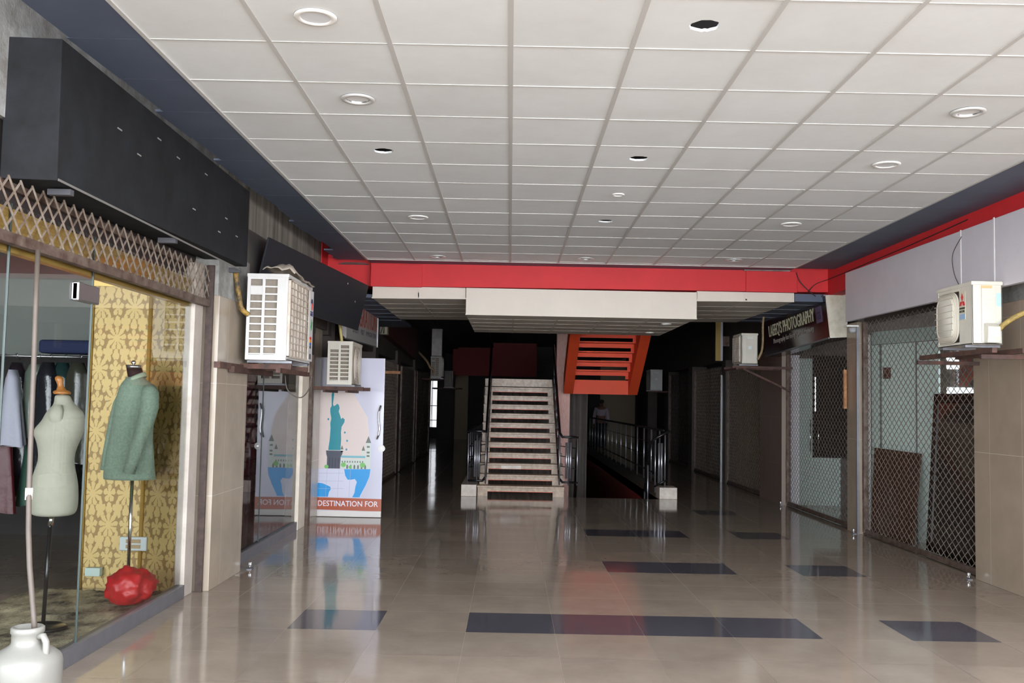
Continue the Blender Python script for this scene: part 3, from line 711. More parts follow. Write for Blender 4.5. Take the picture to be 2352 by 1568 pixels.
# ---- brackets under the units
def bracket(label, pts_bars, m_, group=None):
    t = thing('wall_bracket', label, 'bracket', pts_bars[0][0])
    for nm, a, b, s_ in [(q[3] if len(q) > 3 else 'bar', q[0], q[1], q[2]) for q in pts_bars]:
        m = MB(); A = Vector(a); B = Vector(b); m.tube([A-t.location, B-t.location], s_*.7071, 4); m.build(nm, m_, t)
    return t
bracket('rusty steel shelf bracket carrying the large left unit', [((-2.40, 8.40, 1.815), (-1.92, 8.40, 1.815), .045), ((-2.40, 9.05, 1.815), (-1.92, 9.05, 1.815), .045),
        ((-1.97, 8.12, 1.775), (-1.97, 9.3, 1.775), .04), ((-2.33, 8.0, 1.775), (-2.33, 9.3, 1.775), .05), ((-2.36, 7.7, 1.80), (-2.36, 9.2, 1.80), .05)], M_rust2)
bracket('flat brown steel shelf bracket below the small cream left unit', [((-2.40, 11.75, 1.675), (-1.80, 11.75, 1.675), .045), ((-2.40, 12.32, 1.675), (-1.80, 12.32, 1.675), .045), ((-1.98, 11.6, 1.64), (-1.98, 12.45, 1.64), .03), ((-2.25, 11.6, 1.64), (-2.25, 12.45, 1.64), .03)], M_rust2)
bracket('rusty angle-iron bracket below the unit with the red badge', [((3.82, 7.55, 2.03), (3.82, 8.9, 2.03), .04), ((4.06, 7.55, 2.03), (4.06, 8.7, 2.03), .04), ((3.76, 8.85, 1.985), (4.45, 8.85, 1.985), .035), ((3.78, 7.7, 1.985), (4.34, 7.7, 1.985), .035)], M_rust2)
bracket('rusty triangular bracket under the white unit by the photography sign', [((3.45, 14.9, 2.165), (4.38, 14.9, 2.165), .035), ((3.45, 15.5, 2.165), (4.38, 15.5, 2.165), .035), ((3.62, 14.9, 2.14), (4.36, 14.9, 1.80), .03), ((3.5, 14.8, 2.135), (3.5, 15.6, 2.135), .03)], M_rust2)
bracket('dark bracket holding the distant unit on the right wall', [((3.95, 27.1, 1.94), (4.6, 27.1, 1.94), .035), ((3.95, 27.7, 1.94), (4.6, 27.7, 1.94), .035)], M_rust2)
bracket('dark bracket holding the distant unit below the boxed column', [((-1.9, 26.1, 2.145), (-2.45, 26.1, 2.145), .035), ((-1.9, 26.7, 2.145), (-2.45, 26.7, 2.145), .035)], M_rust2)
bracket('dark bracket holding the farthest left outdoor unit', [((-1.5, 30.1, 1.955), (-2.45, 30.1, 1.955), .045), ((-1.7, 30.7, 1.955), (-2.45, 30.7, 1.955), .045)], M_rust2)

# ---- rag on the large unit
def blanket(name, label, cat, pts, m_, thick=.006):
    n = len(pts); k = len(pts[0]); m = MB(); vs_ = [p for r in pts for p in r]; fs = []
    for i in range(n-1):
        for j in range(k-1): fs.append((i*k+j, i*k+j+1, (i+1)*k+j+1, (i+1)*k+j))
    m.add(vs_, fs, 0, True); o = m.build(name, m_); so = o.modifiers.new('s', 'SOLIDIFY'); so.thickness = thick; tag(o, label, cat); return o
pts = []
for i in range(17):
    u = i/16; r_ = []
    for j in range(9):
        v = j/8
        x = -2.16+.27*v; y = 8.22+.86*u
        z = 2.614+.085*math.exp(-((u-.18)/.2)**2)*(.5+.5*sin(v*3.1))+.012*sin(u*19+v*7)+.010*sin(v*17+u*5)+.014
        if v > .9: z -= .03; x += .01
        r_.append((x, y, max(z, 2.614) if v <= .9 else z))
    pts.append(r_)
blanket('rag', 'crumpled grey cloth lying on top of the large left outdoor unit', 'cloth', pts, mat('dusty_cloth', (178, 166, 150), .9, var=.25, vscale=12))

# ---- black box fascia over the first shop
t = thing('sign_box', 'long matt black box fascia over the tailor shop front on the left', 'sign', (-2.4, 4.67, 2.6))
m = MB(); m.hexa([(v[0]+2.4, v[1]-4.67, v[2]-2.6) for v in [(-2.54, 4.67, 2.595), (-2.28, 4.72, 2.60), (-2.28, 8.17, 2.66), (-2.5, 8.17, 2.66), (-2.54, 4.67, 3.31), (-2.28, 4.70, 3.315), (-2.28, 8.17, 3.31), (-2.5, 8.17, 3.31)]])
m.build('panel', M_black, t, bevel=.004)
m = MB()
for k in range(9):
    y = 5.4+k*.31+random.uniform(-.1, .1); z = random.uniform(2.75, 3.2); m.box(.121, .1235, y-4.67, y-4.67+.06, z-2.6, z-2.6+.008)
m.build('staples', mat('bare_staple', (190, 190, 186), .3, .6), t)
m = MB(); m.box(.119, .123, .06, 3.3, .0, .012); m.build('edge_strip', mat('worn_edge', (110, 108, 104), .5), t)
for i, y in enumerate((4.9, 6.45, 8.0)):
    m = MB(); m.box(-2.405, -2.285, y-.02, y+.02, 2.562+i*.012, 2.592+i*.016); tag(m.build('support_channel', mat('dark_channel', (78, 78, 82), .5, .2)), ['grey steel channel under the near end of the black box fascia', 'grey steel channel under the middle of the black box fascia', 'grey steel channel under the far end of the black box fascia'][i], 'bracket')
# dusty board and tilted black panel
m = MB(); m.hexa([(-2.449, 8.2, 2.62), (-2.436, 8.2, 2.62), (-2.436, 11.9, 2.36), (-2.449, 11.9, 2.36), (-2.449, 8.2, 3.08), (-2.436, 8.2, 3.08), (-2.436, 11.9, 3.14), (-2.449, 11.9, 3.14)])
tag(m.build('fascia_board', M_brownboard), 'dusty brown-black board behind the large white outdoor unit', 'board')
t = thing('hanging_sign', 'plain black sign panel hanging askew over the second left shop', 'sign', (-2.2, 9.0, 2.9))
P1 = (-2.31, 9.0, 3.06); P2 = (-1.83, 12.15, 2.995); P3 = (-1.95, 12.15, 2.42); P4 = (-2.43, 9.0, 2.485)
vsx = [P4, P3, P2, P1]; m = MB(); m.prism(rel(t, vsx), (-.018, 0, 0)); m.build('panel', M_black2, t, bevel=.003)
m = MB()
for (y, z) in ((11.2, 2.9), (11.5, 2.72)):
    m.rings([(0, 0, 0, .016, .016), (0, 0, .006, .014, .014)], 10)
    nv = 20
    for q in range(len(m.v)-20, len(m.v)):
        v = m.v[q]; m.v[q] = (-2.2+.285+v[2]+(y-11.35)*.14-(-2.2), y-9.0+v[0], z-2.9+v[1])
m.build('washer', M_steel, t)

# ---- IMMIGRATION sign
t = thing('shop_sign', 'grey sign board lettered IMMIGRATION partly hidden behind the black panel', 'sign', (-2.2, 12.9, 2.4))
m = MB(); m.prism(rel(t, [(-2.2, 12.75, 2.36), (-2.2, 15.72, 2.42), (-2.2, 15.72, 3.02), (-2.2, 12.75, 2.93)]), (-.08, 0, 0)); m.build('panel', mat('grey_sign', (170, 166, 164), .45), t, bevel=.003)
m = MB(); m.prism(rel(t, [(-2.19, 12.75, 2.34), (-2.19, 15.72, 2.40), (-2.23, 15.72, 2.44), (-2.23, 12.75, 2.38)]), (-.06, 0, .03)); m.build('bottom_trim', M_alum, t)
m = MB(); m.box(-.02, .012, 2.79, 2.83, -.0, .62); m.build('end_trim', M_steel, t)
ud = Vector((0, .02, 1)); xd = Vector((0, 2.97, .075))
text_mesh('lettering', 'IMMIGRATION', rel(t, [(-2.198, 12.95, 2.58)])[0], xd, (0,0,1), 2.6, .30, mat('brick_red_letter', (160, 66, 42), .5), t)
text_mesh('lettering', 'STUDY   VISIT   IMMIGRATION', rel(t, [(-2.198, 13.25, 2.475)])[0], xd, (0,0,1), 2.3, .075, mat('grey_letter', (96, 92, 94), .5), t)

# ---- right boards
t = thing('sign_board', 'long plain light-grey sign board over the first right shop', 'sign', (4.1, 9, 2.6))
m = MB(); m.prism(rel(t, [(4.065, 6.5, 2.575), (4.065, 11.62, 2.605), (4.065, 11.62, 3.20), (4.065, 6.5, 3.165)]), (.05, 0, 0)); m.build('panel', M_greyboard, t, bevel=.003)
each('seam_strip', [(-.038, -.033, y-9-.01, y-9+.01, -.02, .585) for y in (8.02, 8.62)], M_seam, t)
t = thing('sign_box', 'dark boxed photography shop sign with a worn white end panel', 'sign', (4.1, 14, 2.4))
B0 = [(4.13, 12.4, 2.46), (4.36, 12.4, 2.475), (4.36, 12.4, 3.05), (4.07, 12.4, 3.015)]
B1 = [(4.13, 15.55, 2.37), (4.4, 15.55, 2.37), (4.4, 15.55, 2.93), (4.07, 15.55, 2.93)]
m = MB(); b = rel(t, B0); c = rel(t, B1); m.add(b+c, [(0,1,2,3), (7,6,5,4), (0,3,7,4), (1,5,6,2), (0,4,5,1), (3,2,6,7)]); m.build('panel', mat('glossy_dark_print', (38, 28, 30), .16, col2=(22, 21, 26), vscale=1.5), t)
m = MB(); e = [(p[0]+(0.003 if i in (0, 3) else 0), 12.385, p[2]) for i, p in enumerate(B0)]; m.prism(rel(t, e), (0, .014, 0)); m.build('end_panel', mat('stained_white_sheet', (226, 220, 206), .6, col2=(188, 180, 158), vscale=5), t)
m = MB()
for (A, Bq) in ((B0[3], B1[3]), (B0[0], B1[0])):
    q = rel(t, [A, Bq]); m.tube([(q[0][0]-.006, q[0][1], q[0][2]), (q[1][0]-.006, q[1][1], q[1][2])], .014, 4)
m.build('edge_trim', M_alum, t)
xd = Vector((0, -3.15, .09)); upv = (Vector(B0[3])-Vector(B0[0])).normalized()
def onface(y, fz):   # point on the printed face
    k = (y-12.4)/3.15; A = Vector(B0[0]).lerp(Vector(B1[0]), k); Bq = Vector(B0[3]).lerp(Vector(B1[3]), k)
    p = A.lerp(Bq, fz); p.x -= .004; return tuple(p-t.location)
text_mesh('lettering', "LAEEQ'S PHOTOGRAPHY", onface(15.16, .44), xd, upv, 2.26, .215, mat('cream_letter', (214, 208, 176), .45), t, bold=.004)
text_mesh('lettering', 'Photography for Every Special Memory', onface(14.95, .24), xd, upv, 1.98, .095, mat('dim_letter', (150, 140, 132), .5), t)
m = MB(); p = [onface(12.82, .42), onface(12.58, .42), onface(12.58, .80), onface(12.82, .80)]; m.prism(p, (-.004, 0, 0)); m.build('badge', mat('mauve_patch', (104, 84, 112), .5), t)
text_mesh('lettering', 'GS', tuple(Vector(onface(12.79, .5))-Vector((.005, 0, 0))), xd, upv, .17, .10, mat('ink_plum', (56, 44, 66), .5), t)

# ---- rolling mesh grilles
def grille(label, x, y0, y1, z0, z1, cell, wire, m_w, side=1, bar=True, rails=(True, True), barz=None, railtop=None, group=None, cellz=None):
    """side=+1 : front of grille faces +x (left wall), -1: faces -x"""
    t = thing('rolling_grille', label, 'grille', (x, (y0+y1)/2, z0), 0, group)
    W = y1-y0; H = z1-z0; cz = cellz or cell; k = cz/cell
    m = MB(); rt2 = wire
    def rod(a, b, off):
        m.tube([(off, a[0]-W/2, a[1]), (off, b[0]-W/2, b[1])], rt2, 4, caps=False)
    n = int((W+H/k)/cell)+1
    for i in range(n):
        c = i*cell
        # rising: z = k*(u - (c - H/k))
        for s_ in (0, 1):
            u0 = c-H/k; pa = (u0, 0); pb = (c, H)
            ua, za = pa; ub, zb = pb
            if ua < 0: za = -ua*k; ua = 0
            if ub > W: zb -= (ub-W)*k; ub = W
            if ub-ua < .01: continue
            if s_: rod((W-ua, za), (W-ub, zb), wire*.9)
            else: rod((ua, za), (ub, zb), -wire*.9)
    m.build('mesh', m_w, t)
    if bar:
        m = MB(); m.box(-.018, .018, -W/2, W/2, -.02, .035); m.box(-.03, -.018, -W/2, W/2, -.02, -.01) ; m.build('bottom_bar', M_rust, t, bevel=.003)
    rt_ = (railtop or z1)-z0
    for i, y in enumerate((-W/2+.01, W/2-.01)):
        if rails[i]:
            m = MB(); zz = -z0 if z0 > .3 else 0
            m.box(-.03, .03, y-.028, y-.018, zz, rt_); m.box(-.03, .03, y+.018, y+.028, zz, rt_); m.box(-.03*side-.004, -.03*side+.004, y-.02, y+.02, zz, rt_)
            m.build('guide_rail', M_rust, t)
    return t
grille('half-raised rolling mesh grille across the top of the tailor shop front', -2.44, 3.2, 7.66, 2.28, 2.585, .115, .0052, M_mesh, 1, True, (False, False), cellz=.12)
grille('closed rolling mesh grille of the first right shop with glass panels behind', 4.43, 8.98, 11.98, .03, 2.64, .13, .0036, M_mesh, -1, cellz=.092)
grille('closed rolling mesh grille below the photography sign', 4.45, 12.38, 15.36, .03, 2.46, .13, .0036, M_mesh, -1, cellz=.092)
grille('closed rolling mesh grille with a dull olive sheet behind it', 4.45, 16.8, 19.56, .03, 2.3, .12, .004, M_mesh, -1)
grille('closed mesh grille before the dark right-hand glass door, beside a bright steel channel', 4.47, 19.98, 23.15, .03, 2.4, .15, .005, M_mesh, -1)
grille('closed mesh grille farthest down the right passage', 4.5, 23.75, 26.95, .03, 2.4, .22, .006, M_meshd, -1)
grille('closed mesh grille just beyond the open printed door', -2.40, 17.4, 20.25, .03, 2.3, .13, .005, M_mesh, 1)
grille('closed mesh grille, second beyond the printed door on the left', -2.40, 20.95, 23.95, .03, 2.3, .16, .005, M_meshd, 1)
grille('closed mesh grille farthest along the left passage', -2.41, 24.55, 28.45, .03, 2.3, .22, .006, M_meshd, 1)
m = MB(); m.box(4.36, 4.40, 19.88, 19.93, 0, 2.2); tag(m.build('guide_channel', M_steel), 'bright vertical steel channel beside the far right grille', 'rail')

# ---- guide rail post between tailor shop jamb and pillar
m = MB(); m.box(-2.46, -2.405, 7.672, 7.70, 0, 2.6); tag(m.build('guide_channel', mat('dark_rust', (78, 62, 54), .6, .1, col2=(50, 38, 34), vscale=12)), 'rusty vertical guide channel between the cream jamb and the tiled left pillar', 'rail')
m = MB(); m.box(-2.5, -2.43, 11.76, 11.79, 0, 2.08); m.box(-2.5, -2.455, 11.79, 11.85, 0, 2.08); m.box(-2.5, -2.43, 11.85, 11.88, 0, 2.08); tag(m.build('guide_channel', M_rust), 'rusty vertical guide channel beside the second cream jamb', 'rail')
m = MB(); m.box(4.33, 4.36, 12.0-.02, 12.0-.003, 0, 2.6); tag(m.build('guide_channel', M_alum), 'pale steel channel on the near edge of the narrow right pillar', 'rail')

# ---- shop windows
def window(name, label, x, y0, y1, z0, z1, edges=(), gm=None):
    t = tag(bpy.data.objects.new(name, None), label, 'shop window'); COL.objects.link(t); t.location = (x, (y0+y1)/2, z0)
    ys_ = [y0]+list(edges)+[y1]
    for a, b in zip(ys_[:-1], ys_[1:]):
        m = MB(); m.add([(0, a+.003-t.location.y, 0), (0, b-.003-t.location.y, 0), (0, b-.003-t.location.y, z1-z0), (0, a+.003-t.location.y, z1-z0)], [(0,1,2,3)]); m.build('glass_pane', gm or M_glass, t)
    for a in edges:
        m = MB(); m.box(-.006, .006, a-.003-t.location.y, a+.003-t.location.y, 0, z1-z0); m.build('glass_edge', M_glassedge, t)
    return t
wt = window('shop_window', 'frameless glass front of the tailor shop on the left', -2.5, 1.2, 7.45, .1, 2.48, (4.72, 5.68))
m = MB(); m.box(-.035, .035, 4.2-4.325, 7.45-4.325, -.1, .0); m.box(-.035, .035, -3.1, 4.2-4.325, -.1, 0); m.build('sill', M_alum, wt, bevel=.004)
m = MB(); m.box(-.06, -.012, -3.1, 3.12, 2.14, 2.36); m.build('header', mat('gold_transom', (214, 172, 96), .5, var=.4, vscale=8, stretch=(1,.3,8)), wt)
m = MB(); m.box(-.02, .025, 5.44-4.325, 5.73-4.325, 1.975, 2.08); m.box(-.012, .03, 5.44-4.325, 5.50-4.325, 1.972, 2.083); m.build('patch_fitting', mat('satin_steel', (150,146,146), .35, .85), wt, bevel=.008)
w2 = window('shop_window', 'glass front of the second left shop with maroon cloth inside', -2.5, 8.64, 11.35, .1, 2.08, (9.72,))
m = MB(); m.box(-.03, .03, -1.355, 1.355, -.1, 0); m.build('sill', M_alum, w2)
w3 = window('shop_window', 'clear glass front behind the near half of the first right grille', 4.97, 8.96, 11.05, .02, 2.6, (10.0,), M_glassR)
m = MB(); m.box(-.03, .02, -1.04, 1.04, 2.32, 2.40); m.build('header', M_alum, w3)
t = thing('glass_partition', 'pale green frosted door and white jamb angled behind the first right grille', 'partition', (4.6, 12.2, 0))
def obl(u0, u1, z0, z1, off=0.0, th=.03):    # panel on the oblique line from the jamb towards the viewer
    d = Vector((.355, -1.1, 0)).normalized(); nn = Vector((-d.y, d.x, 0))*-1
    A = d*u0+nn*off; Bq = d*u1+nn*off
    mm = MB(); mm.prism([(A.x, A.y, z0), (Bq.x, Bq.y, z0), (Bq.x, Bq.y, z1), (A.x, A.y, z1)], nn*-th); return mm
M_frost = mat('frosted_film', (196, 214, 208), .5); M_wframe = mat('white_frame', (226, 224, 224), .5)
for u0, u1 in ((.0, .17), (.18, .80), (.81, 1.16)): obl(u0, u1, 0, 2.36).build('frosted_panel', M_frost, t)
obl(0, 1.16, 2.37, 2.53).build('top_panel', mat('green_grey_panel', (160, 178, 172), .5), t)
obl(.16, .19, 0, 2.36, .008).build('frame', M_alum, t); obl(.795, .815, 0, 2.36, .008).build('frame', M_alum, t)
obl(.24, .36, 1.93, 2.07, .02).build('hinge_patch', mat('brown_patch', (84, 52, 48), .4), t)
m = MB(); m.box(-.09, .0, .03, .06, 0, 2.5); m.build('jamb', M_wframe, t)
t = thing('glass_partition', 'glass door with long pulls, white jamb and green kick panel behind the photography shop grille', 'partition', (4.9, 15.45, 0))
m = MB(); m.box(4.48-4.9, 4.66-4.9, 0, .03, 0, 2.4); m.build('jamb', mat('white_panel', (212, 208, 212), .5), t)
m = MB(); m.box(4.66-4.9, 4.87-4.9, 0, .03, 0, 2.35); m.build('side_panel', mat('grey_green_film', (150, 166, 158), .5), t)
m = MB(); m.box(4.87-4.9, 5.32-4.9, 0, .03, 0, .76); m.build('kick_panel', mat('grey_green_film', (150, 166, 158), .5), t)
m = MB(); m.box(4.87-4.9, 5.9-4.9, .01, .02, .76, 2.4); m.build('glass_pane', mat('smoked_glass', (34, 30, 28), .7, spec=.1), t)
for x in (-.08, .05):
    m = MB(); m.tube([(x, 0, .87), (x, -.05, .87), (x, -.05, 1.36), (x, 0, 1.36)], .009, 8); m.build('door_pull', M_chrome, t)
m = MB(); m.box(.005, .02, -.012, 0, 1.5, 2.05); m.build('door_stile', M_steel, t)
w5 = window('shop_window', 'dark glass door behind the far right grille with bright pulls', 4.80, 20.0, 23.1, .02, 2.45, (21.4,))
for y in (-.1, -.35):
    m = MB(); m.tube([(0, y, .95), (-.06, y, .95), (-.06, y, 1.45), (0, y, 1.45)], .012, 8); m.build('door_pull', M_chrome, w5)
# lit windows seen through the right shop
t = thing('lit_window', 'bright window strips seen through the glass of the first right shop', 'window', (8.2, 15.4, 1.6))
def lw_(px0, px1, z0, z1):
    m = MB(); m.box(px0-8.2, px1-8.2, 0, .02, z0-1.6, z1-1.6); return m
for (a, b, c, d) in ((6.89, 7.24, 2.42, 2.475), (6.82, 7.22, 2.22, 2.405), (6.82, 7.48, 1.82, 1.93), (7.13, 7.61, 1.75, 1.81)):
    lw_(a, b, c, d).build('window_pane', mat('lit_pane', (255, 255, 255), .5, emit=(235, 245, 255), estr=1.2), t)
# things leaning inside that shop
m = MB(); m.hexa([(4.60, 11.0, .02), (4.63, 11.01, .02), (4.50, 11.93, .02), (4.47, 11.92, .02), (4.80, 11.25, 1.04), (4.83, 11.26, 1.04), (4.60, 12.05, 1.07), (4.57, 12.04, 1.07)])
o = m.build('leaning_board', mat('walnut_board', (74, 50, 40), .35, var=.3, vscale=6, stretch=(1, 1, .2))); o.location = (0, 0, 0)
tag(o, 'brown wooden board leaning behind the first right grille', 'board')
t = thing('leaning_mirror', 'tall black-framed mirror leaning behind the first right grille', 'mirror', (4.72, 10.0, .03))
def fr(y0, y1, z0, z1, dx=0): 
    f = lambda y, z: (.14*z/1.7+dx, y+.05*z, z)
    m_ = MB(); a = [f(y0, z0), f(y1, z0), f(y1, z1), f(y0, z1)]; m_.prism(a, (-.03, 0, 0)); return m_
fr(-.55, -.45, 0, 1.7).build('frame', M_rail, t); fr(.45, .55, 0, 1.7).build('frame', M_rail, t); fr(-.55, .55, 1.6, 1.7).build('frame', M_rail, t); fr(-.55, .55, 0, .1).build('frame', M_rail, t)
fr(-.45, .45, .1, 1.6, .01).build('mirror_glass', mat('dim_mirror', (120, 118, 116), .08, .9), t)
t.location = (4.60, 10.02, .03)

# ---- open printed glass door across the passage
t = thing('glass_door', 'open glass door printed with a robed statue, globe and the words DESTINATION FOR', 'door', (-2.06, 12.72, 0))
DX0, DX1 = -2.62, -1.668
m = MB(); m.box(DX0+2.06, DX1+2.06, 0, .014, .02, 2.095); m.build('door_leaf', mat('lilac_white_film', (206, 206, 220), .12), t, bevel=.003)
m = MB(); m.box(DX0+2.06, DX1+2.06, -.012, .026, .005, .085); m.build('bottom_rail', mat('white_rail', (222, 218, 212), .3), t, bevel=.006)
yF = -.0015
def dpx(px, py):    # print layout, door-sheet units -> local metres
    z = (1188-py)/366*2.093+.003; x = -1.672+(px-875)/ (143.0)*.80-.0
    return (x+2.06, z)
def art(name, pts, m_, lift=0, lab=None):
    mm = MB(); mm.prism([(dpx(*p)[0], yF-.0006*lift, dpx(*p)[1]) for p in pts], (0, -.0006, 0)); o = mm.build(name, m_, t)
    if lab: o['label'] = lab
    return o
M_teal = mat('teal_print', (30, 138, 150), .35, ); M_teald = mat('pedestal_print', (72, 76, 90), .35); M_blue = mat('blue_print', (46, 156, 222), .3)
art('printed_band', [(700, 1144), (876, 1146), (876, 1174), (700, 1172)], mat('rust_band', (170, 84, 54), .3), 1, 'rust-brown band')
mm = MB(); cx_, cz_ = 790, 985
art('printed_sky', [(722, 900), (800, 900), (838, 960), (846, 1030), (846, 1078), (722, 1078)], mat('peach_print', (222, 208, 200), .3), 1, 'pale peach ground')
statue = [(753, 902), (754, 897), (757, 900), (757, 908), (755, 930), (757, 935), (762, 932), (765, 929), (769, 932), (771, 939), (769, 947), (773, 957), (775, 964), (779, 961), (784, 965), (783, 972), (777, 982), (776, 995), (777, 1010), (776, 1036), (747, 1036), (750, 1010), (751, 985), (750, 975), (752, 963), (749, 948), (749, 940), (752, 934), (751, 908)]
art('printed_statue', statue, M_teal, 2, 'teal robed statue with raised arm')
art('printed_pedestal', [(742, 1037), (782, 1037), (780, 1046), (777, 1052), (776, 1078), (745, 1078), (745, 1052), (743, 1046)], M_teald, 2, 'dark pedestal')
for x in (750, 757, 764, 771): art('printed_pedestal', [(x, 1053), (x+2, 1053), (x+2, 1078), (x, 1078)], mat('pedestal_groove', (54, 58, 72), .35), 3)
M_church = mat('church_print', (206, 216, 206), .35); M_roofp = mat('church_roof', (104, 112, 104), .35)
art('printed_church', [(777, 1056), (835, 1056), (835, 1078), (777, 1078)], M_church, 2, 'pale church with arches')
art('printed_church', [(778, 1048), (835, 1048), (835, 1053), (778, 1053)], mat('church_aqua', (122, 184, 194), .35), 3)
for (x0, x1, yt, yb, sp) in ((836, 847, 1018, 1078, 1002), (827, 833, 1036, 1048, 1024), (777, 782, 1034, 1040, 1024)):
    art('printed_church', [(x0, yt), (x1, yt), (x1, yb), (x0, yb)], M_church, 2)
    art('printed_church', [(x0-1, yt), (x1+1, yt), ((x0+x1)/2, sp)], M_roofp, 3)
for k in range(9): art('printed_arch', [(780+k*6, 1060), (782.5+k*6, 1060), (782.5+k*6, 1064), (780+k*6, 1064)], M_roofp, 3)
for k in range(6): art('printed_arch', [(791+k*8.5, 1078), (791+k*8.5, 1071), (793+k*8.5, 1068), (795+k*8.5, 1071), (795+k*8.5, 1078)], M_roofp, 3)
for z in (1025, 1038, 1046): art('printed_arch', [(838, z), (845, z), (845, z+4), (838, z+4)], M_roofp, 3)
M_tree = mat('tree_print', (120, 190, 104), .35)
for (x, r) in ((784, 6), (829, 6.5), (800, 4), (744, 5)): art('printed_tree', [(x+r*cos(2*pi*k/14), (1069 if r > 5 else 1074)+r*.9*sin(2*pi*k/14)) for k in range(14)], M_tree, 4, 'green tree')
# globe below
art('printed_globe', [(722, 1079), (848, 1078), (846, 1095), (840, 1112), (832, 1130), (824, 1143), (722, 1143)], mat('globe_white', (212, 214, 230), .3), 2, 'pale globe')
art('printed_continent', [(786, 1079), (848, 1078), (846, 1095), (838, 1115), (826, 1138), (824, 1143), (807, 1143), (812, 1133), (814, 1118), (817, 1108), (812, 1101), (803, 1103), (795, 1103), (789, 1094)], M_blue, 3, 'bright blue continent')
art('printed_continent', [(722, 1111), (735, 1112), (741, 1114), (748, 1117), (755, 1120), (756, 1126), (752, 1132), (750, 1143), (722, 1143)], M_blue, 3)
for (x, y) in ((745, 965), (785, 995), (791, 1014), (790, 1034)): art('printed_dot', [(x+2.2*cos(2*pi*k/12), y+2.6*sin(2*pi*k/12)) for k in range(12)], mat('dot_print', (54, 140, 166), .35), 2)
for x in (746, 774, 801): art('printed_gridline', [(x, 1080), (x+.6, 1080), (x-1.5, 1143), (x-2.1, 1143)], mat('grid_print', (170, 172, 196), .35), 4)
for y in (1089, 1107, 1124): art('printed_gridline', [(724, y), (786, y-1), (786, y-.4), (724, y+.7)], mat('grid_print', (170, 172, 196), .35), 4)
p0 = dpx(729, 1164); text_mesh('lettering', 'DESTINATION FOR', (p0[0]-.012, yF-.0013, p0[1]), (1,0,0), (0,0,1), dpx(868, 0)[0]-dpx(729, 0)[0]+.012, .072, mat('white_letter', (232, 230, 236), .4), t, bold=.01)
pts = [dpx(869, 931), dpx(864.5, 948), dpx(865, 965), dpx(867.5, 985), dpx(866, 998), dpx(862, 1009)]
m = MB(); m.tube([(p[0], -.04, p[1]) for p in pts], .0125, 10); m.tube([(pts[1][0]+.004, -.04, pts[1][1]), (pts[1][0]+.004, 0, pts[1][1])], .008, 8); m.tube([(pts[4][0], -.04, pts[4][1]), (pts[4][0], 0, pts[4][1])], .008, 8); m.build('door_pull', M_chrome, t)
m = MB(); q = dpx(874, 1030); n = 24
m.prism([(q[0]-.004+.045*cos(2*pi*k/n), -.008, q[1]+.045*sin(2*pi*k/n)) for k in range(n)], (0, .006, 0)); m.build('lock_plate', M_white, t)
m = MB(); m.prism([(q[0]-.004+.013*cos(2*pi*k/n), -.012, q[1]+.013*sin(2*pi*k/n)) for k in range(n)], (0, .006, 0)); m.build('lock_cylinder', M_steel, t)

# ================================================================== STAIRS
RISE, RUN, SY0 = .168, .28, 15.975
t = thing('staircase', 'open-riser stair of worn beige marble climbing away in the centre', 'stairs', (.21, SY0, 0))
def L_(x): return x-.21
for k in range(11):
    z = RISE*(k+1); y = RUN*k
    xl = -.5 if k else -.52
    m = MB(); m.box(L_(xl), L_(.93), y, y+.30, z-.035, z); m.build('tread', M_marble, t, bevel=.006)
    m = MB(); m.box(L_(xl+.01), L_(.92), y+.012, y+.04, z-.092, z-.035); m.box(L_(xl+.01), L_(-.345), y+.012, y+.04, z-RISE, z-.092); m.box(L_(.735), L_(.92), y+.012, y+.04, z-RISE, z-.092)
    m.build('riser', M_marble, t)
    if k == 2:
        m = MB(); m.box(L_(-.13), L_(.21), y+.008, y+.014, z-.095, z-.036); m.build('riser_tile', M_marbleL, t).__setitem__('label', 'paler replacement tile')
    m = MB(); m.box(L_(-.345), L_(.735), y+.014, y+.05, z-.099, z-.092); m.build('slot_edge', M_orange, t)
for nm, xa, xb in (('stringer', -.49, -.36), ('stringer', .76, .92)):
    m = MB(); a = [(L_(xa), .06, -.0), (L_(xa), 11*RUN+.05, 11*RISE-.1), (L_(xa), 11*RUN+.05, 11*RISE-.32), (L_(xa), .35, -.0)]
    m.prism(a, (xb-xa, 0, 0)); m.build(nm, M_orange, t)
m = MB(); m.box(L_(-.5), L_(.925), 11*RUN, 11*RUN+1.35, RISE*12-.15, RISE*12); m.build('landing', M_marble, t)
# upper flight, painted orange, turning back towards the viewer
t = thing('staircase', 'orange painted upper stair flight seen from below, with open slots', 'stairs', (1.8, 19.05, 2.016))
def L2(x): return x-1.8
m = MB(); m.box(L2(1.225), L2(2.55), .02, 1.35, -.2, 0); m.build('landing', M_orange, t)
m = MB(); m.box(L2(1.25), L2(2.34), -.02, .02, -.27, .01); m.build('landing_beam', M_orange, t)
for j in range(7):
    z = .094+.168*j; y = -.28*j
    m = MB(); m.box(L2(1.25), L2(2.34), y-.02, y+.02, z+.008, z+.11); m.build('riser', M_orange, t)
    m = MB(); m.box(L2(1.25), L2(2.34), y-.28, y-.01, z+.085, z+.11); m.build('tread', M_orange, t)
    if j < 9:
        each('riser_block', [(L2(1.25), L2(1.285), y-.018, y+.018, z-.058, z+.008), (L2(2.28), L2(2.34), y-.018, y+.018, z-.058, z+.008)], M_orange, t)
for xa, xb in ((1.06, 1.25), (2.34, 2.53)):
    m = MB(); a = [(L2(xa), .05, -.27), (L2(xa), .05, .12), (L2(xa), -2.0, 1.35), (L2(xa), -2.0, .93)]
    m.prism(a, (xb-xa, 0, 0)); m.build('stringer', M_orange, t)
